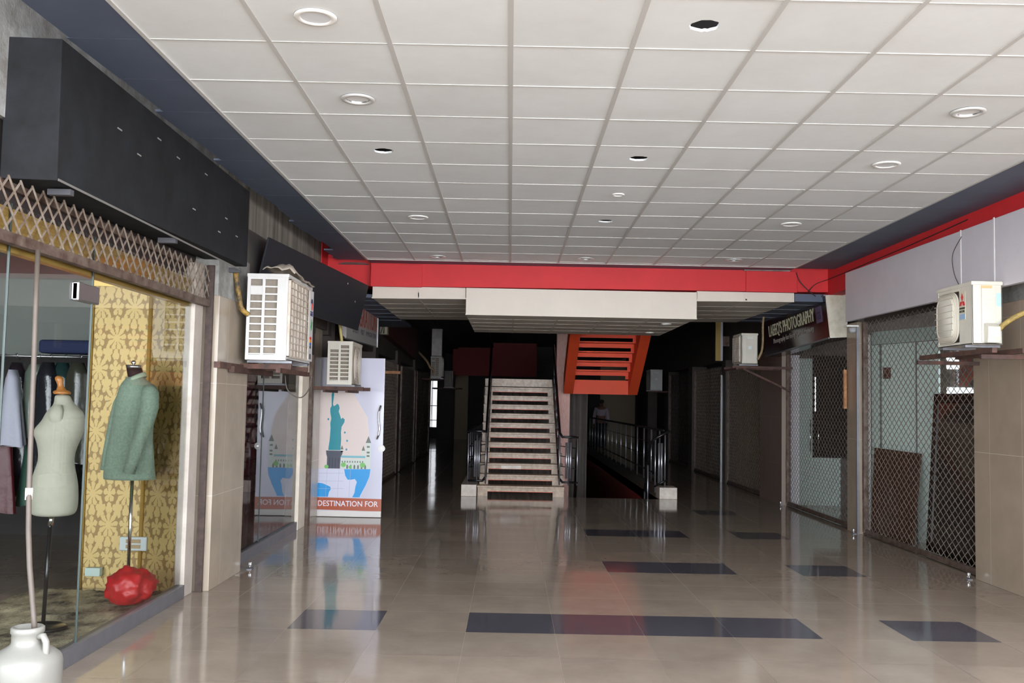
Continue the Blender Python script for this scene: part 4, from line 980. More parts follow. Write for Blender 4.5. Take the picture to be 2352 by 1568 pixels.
# pink column
m = MB(); m.box(.935, 1.215, 19.5, 19.8, -3.2, 3.85); tag(m.build('column', M_pink, bevel=.004), 'peeling pink painted column behind the right edge of the marble stair', 'column')
# curtain
m = MB(); n = 90; vs_ = []
for i in range(n+1):
    x = -.55+2.16*i/n
    yy = 19.92+.035*sin(i*1.1)+.02*sin(i*.37+1)
    vs_ += [(x, yy, 1.84), (x-.02*(i/n), yy+.01, -3.1)]
m.add(vs_, [(2*i, 2*i+1, 2*i+3, 2*i+2) for i in range(n)], 0, True); cu = m.build('curtain', M_curtain); so = cu.modifiers.new('s', 'SOLIDIFY'); so.thickness = .006
tag(cu, 'dark grey pleated cloth curtain hanging under the stair landing', 'curtain')
# marble kerbs
m = MB(); m.box(-.775, -.525, 15.84, 24.0, 0, .19); tag(m.build('kerb', M_marbleL, bevel=.006), 'pale marble kerb block at the left foot of the stair', 'kerb')
m = MB(); m.box(2.51, 2.66, 16.42, 31, 0, .17); tag(m.build('kerb', mat('dark_kerb', (92, 88, 80), .5)), 'long dark kerb under the railing on the right of the stairwell', 'kerb')
m = MB(); m.box(2.505, 2.80, 16.0, 16.4, 0, .19); tag(m.build('kerb', M_marbleL, bevel=.006), 'pale marble kerb block at the right corner of the stairwell', 'kerb')

# railings
def railing(name, label, rails, posts, loc, extra=()):
    t = thing(name, label, 'railing', loc)
    for (pts, r) in rails:
        m = MB(); m.tube(rel(t, pts), r, 10); m.build('handrail' if r > .018 else 'rail', M_rail, t)
    for (a, b, r) in posts:
        m = MB(); m.tube(rel(t, [a, b]), r, 8); m.build('baluster', M_balu, t)
    return t
M_balu = mat('baluster_steel', (170, 170, 176), .3, .8)
def zs(y): return RISE*((y-SY0)/RUN+1)
for sx, lab, xr in ((-.385, 'black curved railing on the left side of the marble stair', -.68), (.845, 'black curved railing on the right side of the marble stair', 1.14)):
    top = [(xr, 16.06, .99 if sx > 0 else 1.06), (sx+(.04 if sx > 0 else -.04), 16.06, .99 if sx > 0 else 1.06), (sx, 16.1, 1.05), (sx, 19.0, zs(19.0)+.72)]
    bot = [(xr, 16.06, .24), (sx+(.05 if sx > 0 else -.05), 16.06, .24), (sx, 16.12, .30), (sx, 19.0, zs(19.0)+.02)]
    if sx > 0:
        top = [(1.16, 16.9, -.1), (1.14, 16.12, .93)]+top[0:]
        bot = [(1.13, 16.6, -.4), (1.13, 16.12, .22)]+bot
    rails = [(top, .022), (bot, .02)]
    for q in (.28, .5, .72): rails.append(([(xr, 16.06, .24+q*.78), (sx, 16.1, .30+q*.75), (sx, 19.0, zs(19)+.02+q*.7)], .007))
    posts = [((sx, y, zs(y)+.0), (sx, y, zs(y)+.70), .011) for y in (16.3, 16.86, 17.42, 17.98, 18.54)]
    posts += [((xr, 16.06, .19), (xr, 16.06, 1.02), .012), ((sx, 16.08, .19), (sx, 16.08, 1.0), .012)]
    mx = (xr+sx)/2
    posts += [((mx-.035, 16.06, .30), (mx-.035, 16.06, .90), .02), ((mx+.035, 16.06, .30), (mx+.035, 16.06, .90), .02), ((mx, 16.06, .19), (mx, 16.06, 1.0), .011)]
    railing('stair_railing', lab, rails, posts, (sx, 16.1, .2))
ry = [16.45+.95*i for i in range(16)]
railing('gallery_railing', 'long steel and black railing along the right edge of the stairwell', [([(2.57, 16.0, 1.13), (2.57, 31, 1.13)], .022), ([(2.57, 16.0, .36), (2.57, 31, .36)], .014), ([(2.57, 16.0, .62), (2.57, 31, .62)], .006), ([(2.57, 16.0, .88), (2.57, 31, .88)], .006),
        ([(2.66, 15.95, 1.13), (2.40, 16.0, .98), (2.36, 16.1, .9), (2.36, 16.9, -.2), (2.36, 18, -1.2)], .024), ([(2.64, 15.97, .33), (2.42, 16.02, .2)], .016)],
        [((2.57, y, .17), (2.57, y, 1.12), .014) for y in ry]+[((2.60, 16.05, .19), (2.60, 16.05, 1.1), .014), ((2.50, 16.05, .26), (2.50, 16.05, .92), .02), ((2.545, 16.05, .26), (2.545, 16.05, .92), .02), ((2.44, 16.06, .1), (2.44, 16.06, 1.0), .012), ((2.36, 16.35, -.3), (2.36, 16.35, .6), .014), ((2.36, 16.7, -.7), (2.36, 16.7, .1), .014)], (2.57, 16.0, .2))
railing('gallery_railing', 'dark railing along the kerb left of the stair', [([(-.68, 16.1, 1.06), (-.68, 24, 1.06)], .022), ([(-.68, 16.1, .5), (-.68, 24, .5)], .008), ([(-.68, 16.1, .78), (-.68, 24, .78)], .008)],
        [((-.68, 16.9+.95*i, .19), (-.68, 16.9+.95*i, 1.05), .012) for i in range(8)], (-.68, 16.2, .19))

# ================================================================== far details
t = thing('hanging_sign', 'narrow yellow projecting sign board with a white edge on the right', 'sign', (4.2, 19.5, 2.48))
m = MB(); m.box(.115, .25, .0, .03, .3, .5); m.build('fixing_bar', M_rust, t); m = MB(); m.box(-.03, .07, 0, .03, 0, .82); m.build('panel', mat('yellow_face', (186, 158, 84), .5), t); m = MB(); m.box(.07, .115, -.01, .04, 0, .82); m.build('edge_trim', mat('white_edge', (206, 206, 212), .4), t)
m = MB(); m.box(-1.99, -1.74, 24.0, 24.25, 2.68, 3.36); tag(m.build('boxed_column', mat('wrapped_white', (186, 180, 176), .6, var=.3, vscale=9)), 'dirty white wrapped box column hanging at the far left', 'column')
m = MB(); m.box(-2.46, -2.315, 17.8, 18.0, 2.77, 3.2); tag(m.build('junction_box', mat('old_cream', (176, 170, 146), .6, var=.2)), 'cream box with loose black wires beside the immigration sign', 'box')
m = MB(); m.prism([(-2.44, 18.05, 2.77), (-2.44, 23.5, 2.55), (-2.44, 23.5, 3.3), (-2.44, 18.05, 3.1)], (.12, 0, 0)); tag(m.build('sign_board', M_maroon), 'dull maroon sign board high on the left passage wall', 'sign')
m = MB(); m.box(-2.45, -1.98, 17.2, 17.25, 2.02, 2.07); tag(m.build('lath', M_sling), 'bare wooden lath sticking out above the printed glass door', 'lath')
def cable(label, pts, r, m_, cat='cable', name='cable'):
    # smooth the path
    P = [Vector(p) for p in pts]; out = []
    for i in range(len(P)-1):
        p0 = P[max(i-1, 0)]; p1 = P[i]; p2 = P[i+1]; p3 = P[min(i+2, len(P)-1)]
        for k in range(6):
            u = k/6; out.append(.5*((2*p1)+(p2-p0)*u+(2*p0-5*p1+4*p2-p3)*u*u+(3*p1-p0-3*p2+p3)*u**3))
    out.append(P[-1]); m = MB(); m.tube(out, r, 6); return tag(m.build(name, m_), label, cat)
M_wire = mat('dark_wire', (40, 36, 38), .6)
cable('thin dark cable clipped along the red band above the right boards', [(3.85, 12.41, 3.05), (3.95, 12.40, 3.16), (4.1, 12.3, 3.22), (4.12, 11.2, 3.24), (4.12, 10.1, 3.25), (4.12, 9.0, 3.27), (4.12, 8.6, 3.28)], .005, M_wire)
cable('dark cable drooping from the ceiling down the red beam on the right', [(3.70, 12.41, 3.31), (3.74, 12.40, 3.2), (3.83, 12.40, 3.1), (3.95, 12.40, 3.0)], .006, M_wire)
cable('thin wire bowing across the grey sign board to the red-badged unit', [(4.055, 8.58, 3.12), (4.05, 8.75, 2.98), (4.05, 8.72, 2.8), (4.04, 8.56, 2.63)], .003, M_wire)
cable('yellow lagged pipe curling out of the unit with the red badge', [(3.98, 7.86, 2.18), (4.03, 7.80, 2.26), (4.12, 7.74, 2.33), (4.22, 7.72, 2.37), (4.30, 7.7, 2.38)], [.022]*25, mat('yellow_lagging', (186, 160, 84), .7, col2=(120, 100, 60), vscale=30), 'pipe', 'pipe')
cable('tan lagged pipe rising beside the small unit at the photography sign', [(3.80, 14.72, 2.28), (3.85, 14.7, 2.4), (3.87, 14.7, 2.55), (3.87, 14.7, 2.8), (3.89, 14.72, 2.945)], .018, mat('tan_lagging', (176, 152, 112), .7, col2=(120, 96, 70), vscale=20), 'pipe', 'pipe')
cable('yellow and black lagged pipe behind the near end of the large left unit', [(-2.36, 8.12, 2.60), (-2.34, 8.14, 2.45), (-2.31, 8.16, 2.3), (-2.26, 8.2, 2.25)], .022, mat('worn_yellow', (190, 150, 60), .6, col2=(40, 38, 36), vscale=14), 'pipe', 'pipe')
cable('yellow hose dropping from behind the black panel to the small left unit', [(-2.2, 12.1, 2.62), (-2.17, 12.1, 2.45), (-2.15, 12.1, 2.32), (-2.14, 12.1, 2.24)], .02, mat('yellow_hose', (196, 180, 110), .6), 'pipe', 'pipe')
cable('thin loop of cable sagging below the large left unit', [(-2.2, 9.35, 1.76), (-2.18, 9.4, 1.62), (-2.08, 9.5, 1.55), (-1.98, 9.4, 1.62), (-1.93, 9.3, 1.76)], .006, mat('grey_wire', (104, 98, 90), .6))
for i, (xx, yy) in enumerate(((-2.35, -2.32), (-2.42, -2.33), (-2.33, -2.38))):
    cable(['first loose wire over the cream junction box', 'second loose wire over the cream junction box', 'third loose wire over the cream junction box'][i], [(xx, 17.7, 3.25), (-2.36, 17.7, 3.0), (yy-.04, 17.72, 2.78)], .007, M_wire)
cable('dirty tan pipe hanging at the far left by the distant unit', [(-2.46, 25.4, 2.85), (-2.22, 25.3, 2.6), (-2.12, 25.3, 2.42), (-2.05, 25.3, 2.38), (-2.04, 25.3, 2.28)], .03, mat('tan_lagging', (176, 152, 112)), 'pipe', 'pipe')
# padlock hasps at the grille feet
def hasp(loc, label):
    t = thing('floor_latch', label, 'latch', loc); t.scale = (.75, .75, .75)
    m = MB(); m.box(-.03, .03, -.05, .05, 0, .012); m.build('plate', M_alum, t); m = MB(); m.tube([(0, -.02, .012), (0, -.02, .05), (0, .02, .05), (0, .02, .012)], .008, 8); m.build('staple', M_steel, t)
    m = MB(); m.box(-.018, .018, -.022, .022, .045, .085); m.build('padlock', M_steel, t, bevel=.006)
hasp((4.25, 8.93, 0), 'steel floor latch at the near corner of the first right grille')
hasp((4.30, 12.02, 0), 'small floor latch at the foot of the narrow right pillar')
hasp((4.33, 15.33, 0), 'small floor latch at the far corner of the photography shop grille')
hasp((-2.31, 8.74, 0), 'small steel latch on the floor by the tiled left pillar')
# lamp cap on the narrow pillar
t = thing('junction_box', 'white cap on the electrical box topping the narrow right pillar', 'box', (4.27, 11.95, 2.50)); m = MB(); m.rings([(0, 0, 0, .04, .04), (0, 0, .06, .05, .05)], 16); m.build('body', mat('grey_cap', (170, 170, 170), .5), t); m = MB(); m.box(-.09, .06, -.05, .05, .07, .09); m.build('cap', M_white, t)
m = MB(); m.box(4.29, 4.325, 12.32, 12.36, 1.55, 2.05); tag(m.build('lath', M_sling), 'thin wooden slat fixed to the far edge of the narrow right pillar', 'lath')

# ================================================================== TAILOR SHOP WINDOW DISPLAY
t = thing('display_wall', 'gold damask papered display partition inside the tailor shop window', 'partition', (-2.93, 7.76, 0))
m = MB(); m.box(-.47, 0, 0, .06, 0, 2.5); m.build('wall_panel', M_damask, t)
m = MB(); m.hexa([(0, 0, 0), (.36, -.13, 0), (.38, -.08, 0), (.02, .06, 0), (0, 0, 2.5), (.36, -.13, 2.5), (.38, -.08, 2.5), (.02, .06, 2.5)]); m.build('wall_panel', M_damask, t)
m = MB(); m.tube([(-.002, -.01, 0), (-.002, -.01, 2.5)], .016, 8); m.build('corner_bead', M_gold, t)
m = MB(); m.tube([(-.47, -.01, 0), (-.47, -.01, 2.5)], .012, 8); m.build('corner_bead', M_gold, t)
m = MB(); m.box(-.48, .02, -.02, .05, 2.42, 2.5); m.build('cornice', M_gold, t)
t = thing('socket_plate', 'pale wall socket plate low on the gold damask partition', 'socket', (-2.98, 7.75, .36))
m = MB(); m.box(-.11, .11, -.03, 0, -.055, .055); m.build('plate', mat('socket_white', (206, 214, 212), .4), t, bevel=.008)
each('module', [(-.055, .06, -.034, -.03, .006, .036), (-.055, .06, -.034, -.03, -.036, -.006)], mat('socket_tan', (176, 150, 110), .5), t)
m = MB(); m.box(-3.34, -3.22, 7.69, 7.745, .105, .17); tag(m.build('small_box', mat('pale_green_box', (196, 214, 204), .5), bevel=.004), 'small pale green box at the foot of the gold partition', 'box')
# rug
n1, n2 = 70, 120; vs_ = []; rnd = random.Random(3)
for i in range(n1+1):
    for j in range(n2+1):
        x = -3.7+1.16*i/n1; y = 3.4+4.22*j/n2
        z = .02+.010*sin(x*9+sin(y*5)*1.3)*sin(y*6+x*3)+rnd.uniform(0, .012)
        if min((x+2.95)**2+(y-6.3)**2, (x+2.95)**2+(y-7.35)**2) < .12: z = .012+rnd.uniform(0, .008)
        if i in (0, n1) or j in (0, n2): z = .002
        vs_.append((x, y, max(z, .004)))
m = MB(); m.add(vs_, [(i*(n2+1)+j, (i+1)*(n2+1)+j, (i+1)*(n2+1)+j+1, i*(n2+1)+j+1) for i in range(n1) for j in range(n2)], 0, True)
mf = mat('mottled_fur', (226, 212, 176), .95, col2=(58, 50, 40), vscale=5, bump=.8, bscale=90, stretch=(1, .7, 1))
tag(m.build('fur_rug', mf), 'shaggy mottled brown and cream fur rug on the display floor', 'rug')

def form_rings(prof, Y, depth, dy=0.0, n=28):
    """prof: (z, xl, xr, depth factor) -> ellipse rings centred on Y"""
    return [((a+b)/2, Y+dy*f, z, (b-a)/2, depth*f) for (z, a, b, f) in prof]
def px2(px, py, y):   # helper used for measured outlines, plane y
    dx = (px-1176)/2200.44; dz = (py-784)/2200.44
    v = [R0[i]*dx+R1[i]*dz+R2[i] for i in range(3)]; k = y/v[1]; return (v[0]*k, 1.537+v[2]*k)
t = thing('dress_form', 'cream cloth female dress form with a turned wooden neck cap', 'mannequin', (-2.93, 6.3, .03))
Y = 6.3
rows = [(905, 126, 161, .38), (918, 127, 163, .4), (930, 124, 173, .5), (937, 118, 181, .62), (945, 110, 189, .75), (956, 104, 192.5, .85), (968, 98, 193, .9), (980, 86, 192, .98), (990, 79.5, 190, 1.0), (1000, 81, 186, 1.0), (1012, 86.5, 181, .93), (1030, 90, 173, .82), (1050, 91, 168, .76), (1065, 88, 168, .78), (1085, 80, 172, .88), (1110, 73.5, 177, .98), (1140, 71, 177.5, 1.0), (1165, 71.5, 176, .98), (1178, 74, 171, .92), (1185, 82, 160, .8)]
pr = []
for (py, xl, xr, f) in rows:
    a = px2(xl, py, Y); b = px2(xr, py, Y); pr.append(((a[1]+b[1])/2, a[0], b[0], f))
pr = pr[::-1]
m = MB(); m.rings([(q[0]+2.93, q[1]-6.3, q[2]-.03, q[3], q[4]) for q in form_rings(pr, Y, .125)], 36); tor = m.build('torso', mat('cream_jersey', (176, 173, 156), .85, var=.06, vscale=30), t, smooth_all=True)
sd = tor.modifiers.new('sub', 'SUBSURF'); sd.levels = 1; sd.render_levels = 2
m = MB()
a = px2(122, 955, Y-.12); m.rings([(a[0]+2.93+.01, -.13+.03*abs(k-2)/2+.02, a[1]-.03+(k-2)*.036, .045*sqrt(max(.05, 1-((k-2)/2.3)**2)), .022) for k in range(5)], 16); m.build('shoulder_cap', mat('cream_jersey', (176, 173, 156)), t, smooth_all=True)
M_turn = mat('turned_wood', (190, 124, 62), .35, var=.25, vscale=10)
a = px2(143, 905, Y); z0 = a[1]-.03; x0 = a[0]+2.93
m = MB(); prof = [(.0, .052), (.012, .056), (.02, .05), (.028, .03), (.036, .028), (.044, .022), (.06, .018), (.078, .022), (.095, .027), (.108, .025), (.118, .014), (.121, .002)]
m.rings([(x0-(.03*(z/.12)), 0, z0+z, r, r*.9) for z, r in prof], 24); m.build('neck_cap', M_turn, t)
b = px2(118, 1190, Y); m = MB(); m.tube([(b[0]+2.93, 0, b[1]+.02-.03), (b[0]+2.93-.005, 0, b[1]-.03-.045)], .016, 12); m.build('pole_collar', M_chrome, t)
m = MB(); m.tube([(b[0]+2.93-.005, 0, b[1]-.03-.04), (b[0]+2.93-.02, 0, .0)], .0125, 12); m.build('pole', M_rail, t)
m = MB(); m.rings([(b[0]+2.93-.02, 0, 0, .15, .15), (b[0]+2.93-.02, 0, .015, .13, .13)], 24); m.build('base', M_rail, t)

t = thing('dress_form', 'black dress form wearing a sage green band-collar jacket', 'mannequin', (-2.93, 7.35, .03))
Y = 7.35; M_sage = mat('sage_wool', (160, 180, 156), .85, col2=(138, 156, 140), vscale=60)
def prof2(rows, Y, D, n=32, fy=0.0):
    o = []
    for (py, xl, xr, f) in rows:
        a = px2(xl, py, Y); b = px2(xr, py, Y); o.append(((a[0]+b[0])/2+2.93, fy*f, (a[1]+b[1])/2-.03, (b[0]-a[0])/2, D*f))
    return o[::-1]
rowsj = [(866, 292, 332, .5), (872, 288, 336, .58), (880, 281, 347, .75), (890, 276, 354, .88), (905, 271, 358, .95), (925, 267, 357, 1), (950, 262, 354, 1), (980, 257, 351, .95), (1010, 251, 350, .95), (1040, 245, 352, 1.0), (1070, 241, 354, 1.05), (1094, 239, 356, 1.08), (1100, 240, 356, 1.08)]
m = MB(); m.rings(prof2(rowsj, Y, .125), 36, cap0=True, cap1=True); jk = m.build('jacket', M_sage, t, smooth_all=True); jk['label'] = 'sage green jacket'
# tilted collar band
def tilt_ring(pyL, pyR, xl, xr, d):
    A = px2(xl, pyL, Y); B = px2(xr, pyR, Y); o = []
    for k in range(28):
        a = 2*pi*k/28; c = cos(a); o.append(((A[0]+B[0])/2+2.93+(B[0]-A[0])/2*c, d*sin(a), (A[1]+B[1])/2-.03+(B[1]-A[1])/2*c))
    return o
r1 = tilt_ring(884, 864, 282, 337, .075); r2 = tilt_ring(875, 854, 288, 333, .062)
m = MB(); m.add(r1+r2, [(k, (k+1) % 28, (k+1) % 28+28, k+28) for k in range(28)], 0, True); cb_ = m.build('collar', mat('sage_light', (176, 194, 168), .8), jk); so = cb_.modifiers.new('s', 'SOLIDIFY'); so.thickness = .006
# sleeve facing the camera
cpts = [(342, 889, -.09, .045), (345, 903, -.115, .064), (343, 935, -.135, .068), (333, 975, -.15, .06), (318, 1015, -.155, .052), (306, 1050, -.16, .047), (296, 1086, -.165, .044)]
m = MB(); pts = []; rr_ = []
for (px, py, yy, r) in cpts: a = px2(px, py, Y+yy); pts.append((a[0]+2.93, yy, a[1]-.03)); rr_.append(r)
m.tube(pts, rr_, 18); m.build('sleeve', M_sage, jk)
m = MB(); pts = []
for (px, py, yy) in [(290, 895, .07), (276, 930, .10), (262, 985, .12), (250, 1040, .12), (243, 1080, .11)]: a = px2(px, py, Y+yy); pts.append((a[0]+2.93, yy, a[1]-.03))
m.tube(pts, [.045, .055, .05, .045, .042], 16); m.build('sleeve', M_sage, jk)
for (px, py) in ((313, 1073), (310, 1080)):
    a = px2(px, py, Y-.21); m = MB(); m.rings([(a[0]+2.93, 0, 0, .006, .006), (a[0]+2.93, 0, .003, .006, .006)], 10)
    m.v = [(v[0], -.208-v[2], a[1]-.03+v[1]) for v in m.v]; m.build('button', mat('sage_button', (90, 96, 84), .4), jk)
m = MB(); m.rings(prof2([(845, 291, 325, .5), (858, 293, 329, .5), (872, 296, 332, .52)], Y, .1), 24); m.build('neck', mat('black_form', (42, 32, 32), .8), t)
m = MB(); m.rings(prof2([(838, 289, 325, .5), (846, 291, 325, .5)], Y, .1), 24); m.build('neck_plate', M_steel, t)
a = px2(307, 832, Y); m = MB(); m.rings([(a[0]+2.93, 0, a[1]-.03+.018*sin(pi*(k/8-.5)), .018*cos(pi*(k/8-.5))+.0005, .018*cos(pi*(k/8-.5))+.0005) for k in range(9)], 14); m.tube([(a[0]+2.93, 0, a[1]-.07), (a[0]+2.93, 0, a[1]-.04)], .006, 8); m.build('finial', M_chrome, t)
a = px2(304, 1098, Y); b = px2(297, 1325, Y); m = MB(); m.tube([(a[0]+2.93, 0, a[1]-.03), (a[0]+2.93, 0, b[1]-.03)], .013, 12); m.build('pole', M_chrome, t)
bx_ = a[0]+2.93; bz_ = b[1]-.03
for k in range(4):
    an = pi/2*k+2.9; m = MB(); m.tube([(bx_, 0, bz_), (bx_+.06*cos(an), .06*sin(an), bz_-.02), (bx_+.15*cos(an), .15*sin(an), bz_-.045), (bx_+.19*cos(an), .19*sin(an), .0)], .013, 8); m.build('leg', mat('leg_grey', (70, 70, 70), .4, .3), t)
m = MB(); m.tube([(bx_, 0, bz_-.03), (bx_, 0, bz_+.03)], .024, 12); m.build('hub', M_rail, t)
# red bag : crumpled lump
bm = bmesh.new(); bmesh.ops.create_icosphere(bm, subdivisions=4, radius=1); rnd = random.Random(5)
from mathutils import noise as mn
for v in bm.verts:
    d = v.co.normalized(); f = 1+.2*mn.noise(d*2.2)+.2*abs(mn.noise(d*4+Vector((3, 1, 2))))+.10*abs(mn.noise(d*9))-.05
    v.co = Vector((d.x*.165*f, d.y*.15*f, max(d.z*.135*f, -.11)))
me = bpy.data.meshes.new('plastic_bag'); bm.to_mesh(me); bm.free(); me.materials.append(mat('red_plastic', (206, 36, 40), .4, var=.25, vscale=8))
for p in me.polygons: p.use_smooth = True
o = bpy.data.objects.new('plastic_bag', me); COL.objects.link(o); o.location = (-2.715, 7.02, .16); tag(o, 'crumpled red plastic bag on the display floor by the window corner', 'bag')

# clothes rail and garments
t = thing('clothes_rail', 'thin chrome clothes rail deep inside the tailor shop', 'rail', (-4.6, 9.3, 1.9))
m = MB(); m.tube([(-1.6, 0, 0), (.86, 0, 0)], .012, 8); m.build('bar', M_steel, t)
for x in (-1.6, .84): m = MB(); m.tube([(x, 0, 0), (x, 0, -1.9)], .014, 8); m.build('post', M_steel, t)
def garment(label, x, ztop, ln, w0, w1, col, gloss=.4, y=9.22, col2=None):
    t = thing('hanging_garment', label, 'garment', (x, y+.08, 1.9))
    n = 26; vs_ = []; lv = 9
    for i in range(lv+1):
        u = i/lv; hw = (w0+(w1-w0)*u)*(.55 if i == 0 else 1); z = ztop-1.9-ln*u
        for k in range(n):
            a = 2*pi*k/n; fold = 1+.16*u*sin(5*a+x*7); vs_.append((hw*cos(a)*fold, -.03+.07*sin(a)*fold, z+(.012*sin(a*3) if i == lv else 0)))
    fs = [(i*n+k, i*n+(k+1) % n, (i+1)*n+(k+1) % n, (i+1)*n+k) for i in range(lv) for k in range(n)]+[tuple(range(n))]
    m = MB(); m.add(vs_, fs, 0, True); m.build('cloth', mat('cloth_%s' % label[:18].replace(' ', '_'), col, gloss, col2=col2, vscale=18, bump=.5, bscale=14), t)
    m = MB(); m.tube([(0, 0, .012), (.018, 0, .02), (.02, 0, 0), (0, 0, -.03)], .004, 6); m.build('hanger_hook', M_steel, t)
garment('dark red dress at the far left of the clothes rail', -4.92, 1.35, .95, .12, .2, (96, 24, 32), .4)
garment('black sequinned garment left of the white frock', -4.86, 1.84, 1.3, .1, .16, (44, 36, 44), .15, 9.4)
garment('small white flared frock on the clothes rail', -4.72, 1.76, .72, .05, .15, (206, 206, 222), .5, 9.05)
garment('grey-green sequinned tunic beside the white frock', -4.58, 1.82, .72, .10, .12, (112, 124, 112), .25, 9.2)
garment('long dull green skirt hanging behind the white frock', -4.62, 1.45, 1.0, .06, .15, (60, 96, 82), .5, 9.35)
garment('black plastic-covered garment in the middle of the rail', -4.44, 1.84, 1.2, .1, .14, (36, 38, 44), .12, 9.15)
garment('dark teal plastic-covered dress behind the cream dress form', -4.32, 1.84, 1.35, .1, .17, (32, 60, 58), .15, 9.2)
garment('dark olive covered garment right of the cream dress form', -4.13, 1.84, .95, .1, .14, (66, 66, 56), .2, 9.1)
garment('black covered garment nearest the gold partition', -4.0, 1.84, 1.2, .08, .12, (34, 32, 36), .15, 9.3)
m = MB(); m.box(-4.55, -3.95, 9.2, 9.5, 1.93, 2.06); o = tag(m.build('folded_cloth', mat('navy_cloth', (44, 54, 92), .8), bevel=.03), 'folded dark blue cloth on top of the clothes rail', 'cloth')
# chrome lock on the glass door
t = thing('door_lock', 'round chrome lock at the left edge of the tailor shop glass', 'lock', (-2.485, 4.66, .80))
m = MB(); m.rings([(0, 0, 0, .052, .052), (0, 0, .012, .048, .048)], 24); m.v = [(v[2], v[0], v[1]) for v in m.v]; m.build('plate', M_chrome, t)
m = MB(); m.rings([(0, 0, .012, .014, .014), (0, 0, .02, .013, .013)], 14); m.v = [(v[2], v[0], v[1]) for v in m.v]; m.build('cylinder', M_steel, t)

# second shop: maroon embroidered cloth
pts = []
for i in range(40):
    r_ = []
    for j in range(14):
        u = i/39; v = j/13; r_.append((-2.64-.03*sin(u*22+v*2)-.03*v, 9.1+1.0*u*(.75+.25*v), 2.0-1.99*v))
    pts.append(r_)
blanket('draped_fabric', 'maroon embroidered cloth hung inside the second left shop window', 'fabric', pts, mat('maroon_embroidery', (84, 26, 40), .7, col2=(150, 116, 120), vscale=11))
MATS['maroon_embroidery'].node_tree.nodes['Color Ramp'].color_ramp.elements[0].position = .28
MATS['maroon_embroidery'].node_tree.nodes['Color Ramp'].color_ramp.elements[1].position = .42

# ================================================================== jug with hose
t = thing('plastic_jug', 'large white plastic jug with a moulded handle at the bottom left corner', 'jug', (-2.135, 4.36, 0))
prof = [(0, .13), (.01, .145), (.04, .149), (.12, .149), (.13, .146), (.20, .146), (.21, .151), (.34, .151), (.36, .147), (.375, .138), (.392, .118), (.408, .09), (.42, .072), (.43, .065), (.47, .065), (.475, .07), (.495, .07), (.5, .064), (.5, .054), (.45, .052)]
m = MB(); m.rings([(0, 0, z, r, r) for z, r in prof], 40, cap1=True); m.build('body', mat('milky_plastic', (134, 132, 124), .35, var=.10, vscale=5), t)
m = MB(); m.tube([(.058, -.02, .46), (.085, -.028, .465), (.10, -.033, .44), (.102, -.034, .40), (.098, -.033, .355), (.092, -.03, .33)], [.014, .015, .015, .015, .014, .012], 12); m.build('handle', mat('milky_plastic', (134, 132, 124)), t)
P_ = [(-2.155, 4.36, .44), (-2.17, 4.37, .55), (-2.20, 4.40, .75), (-2.235, 4.45, 1.0), (-2.28, 4.55, 1.4), (-2.33, 4.68, 1.8), (-2.385, 4.84, 2.24)]
t = thing('hose', 'long tan hose rising from the jug to the mesh grille', 'hose', P_[0])
m = MB(); pp = []
for i, p in enumerate([(80, 1452), (76, 1400), (68, 1300), (65.5, 1220), (66.5, 1130), (71, 1000), (77, 850), (82, 700), (87, 575)]):
    y = 4.36+.45*(i/8)**1.2; a = px2(p[0], p[1], y); pp.append((a[0], y, a[1]))
m.tube(rel(t, pp), .0125, 10); m.build('tube', mat('tan_hose', (92, 82, 73), .5, var=.15, vscale=12), t)
q = Vector(pp[4]); m = MB(); m.tube(rel(t, [q-Vector((0, 0, .035)), q+Vector((0, 0, .02))]), .017, 10); m.build('tape', mat('tape_white', (226, 214, 192), .6), t)

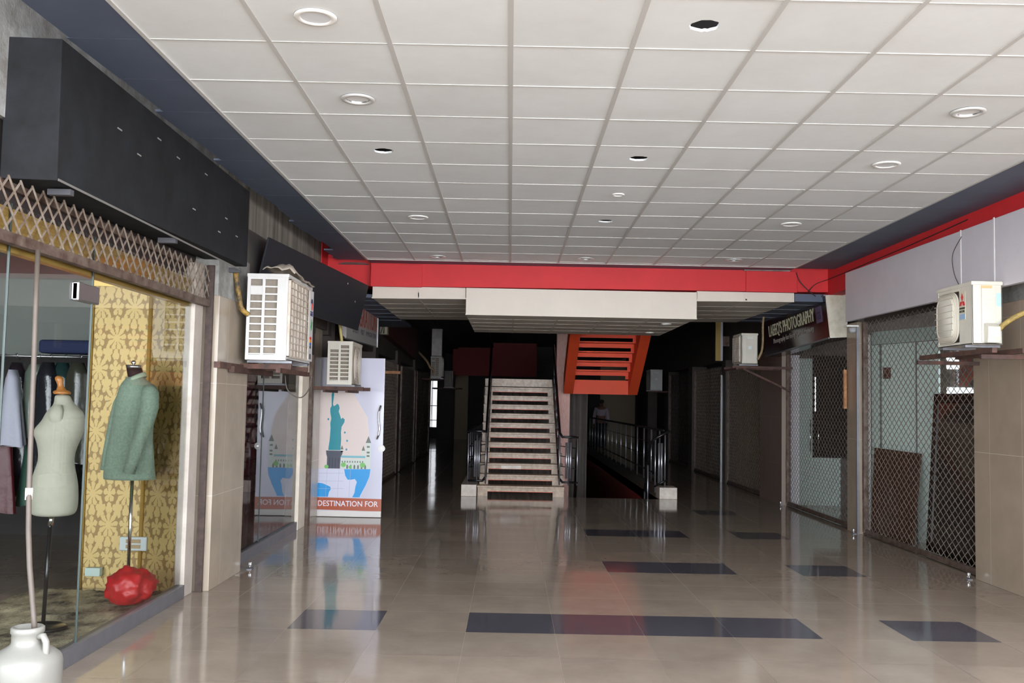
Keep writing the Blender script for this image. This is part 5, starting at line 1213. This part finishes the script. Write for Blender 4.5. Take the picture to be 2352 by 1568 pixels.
# ================================================================== person in the distance, seen from behind
def person(loc):
    root = thing('person', 'person in a pale shirt and dark trousers walking away in the dark passage', 'person', loc)
    V = []; E_ = []; Rr = []
    def add(p, r, par=None):
        V.append(p); Rr.append(r); i = len(V)-1
        if par is not None: E_.append((par, i))
        return i
    pel = add((0, 0, .95), (.15, .11)); w_ = add((0, 0, 1.10), (.135, .095), pel); ch = add((0, .01, 1.30), (.16, .11), w_); sh_ = add((0, .01, 1.42), (.13, .09), ch)
    nk = add((0, .02, 1.50), (.052, .052), sh_); hb = add((0, .03, 1.57), (.07, .08), nk); ht = add((0, .03, 1.66), (.075, .09), hb); add((0, .03, 1.715), (.05, .06), ht)
    for s_ in (-1, 1):
        a = add((s_*.175, .01, 1.40), (.055, .055), sh_); b = add((s_*.235, -.01, 1.13), (.042, .042), a); c = add((s_*.245, .06, .90), (.03, .032), b); h = add((s_*.245, .08, .83), (.035, .022), c)
        for k in range(4): f = add((s_*.245, .06+.02*k, .76-.004*abs(k-1.5)), (.009, .009), h); add((s_*.24, .065+.02*k, .72), (.008, .008), f)
        th = add((s_*.23, .115, .80), (.01, .01), h)
        hp = add((s_*.09, 0, .86), (.085, .09), pel); kn = add((s_*.095, .03*s_, .49), (.058, .06), hp); an = add((s_*.10, -.03+.05*s_, .09), (.04, .042), kn); add((s_*.105, .12+.05*s_, .035), (.038, .03), an)
    me = bpy.data.meshes.new('body'); me.from_pydata(V, E_, []); o = bpy.data.objects.new('body', me); COL.objects.link(o); o.parent = root
    sk = o.modifiers.new('skin', 'SKIN')
    for i, d in enumerate(me.skin_vertices[0].data): d.radius = Rr[i]; d.use_root = (i == 0)
    su = o.modifiers.new('sub', 'SUBSURF'); su.levels = 2; su.render_levels = 2
    me.materials.append(mat('skin', (120, 84, 66), .6))
    def shell(name, sel, grow, m_):
        V2 = [V[i] for i in sel]; idx = {i: k for k, i in enumerate(sel)}
        E2 = [(idx[a], idx[b]) for a, b in E_ if a in idx and b in idx]
        me2 = bpy.data.meshes.new(name); me2.from_pydata(V2, E2, []); o2 = bpy.data.objects.new(name, me2); COL.objects.link(o2); o2.parent = root
        o2.modifiers.new('skin', 'SKIN')
        for k, i in enumerate(sel): me2.skin_vertices[0].data[k].radius = (Rr[i][0]+grow, Rr[i][1]+grow); me2.skin_vertices[0].data[k].use_root = (k == 0)
        s2 = o2.modifiers.new('sub', 'SUBSURF'); s2.levels = 2; s2.render_levels = 2; me2.materials.append(m_)
    arms = [8, 9, 10, 8+15, 9+15, 10+15]
    names = list(range(len(V)))
    # arm indices: first side starts at 8, each side has 4 arm + 8 finger + 1 thumb + 4 leg = 17
    A = [8, 9, 10]; B = [8+17, 9+17, 10+17]; LEG = [21, 22, 23, 24]; LEG2 = [38, 39, 40, 41]
    shell('shirt', [1, 2, 3]+A+B, .02, mat('lilac_shirt', (176, 164, 176), .8))
    shell('trousers', [0]+LEG[:3]+LEG2[:3], .02, mat('dark_trousers', (28, 30, 44), .8))
    shell('hair', [5, 6, 7], .022, mat('black_hair', (16, 14, 14), .5))
    for l in (LEG, LEG2): shell('shoe', [l[2], l[3]], .012, mat('shoe_black', (20, 18, 18), .4))
    m = MB(); m.rings([(0, .035+.01*k, 1.58+.0*k, .05, .03) for k in range(2)], 8)
person((3.05, 32.0, 0))
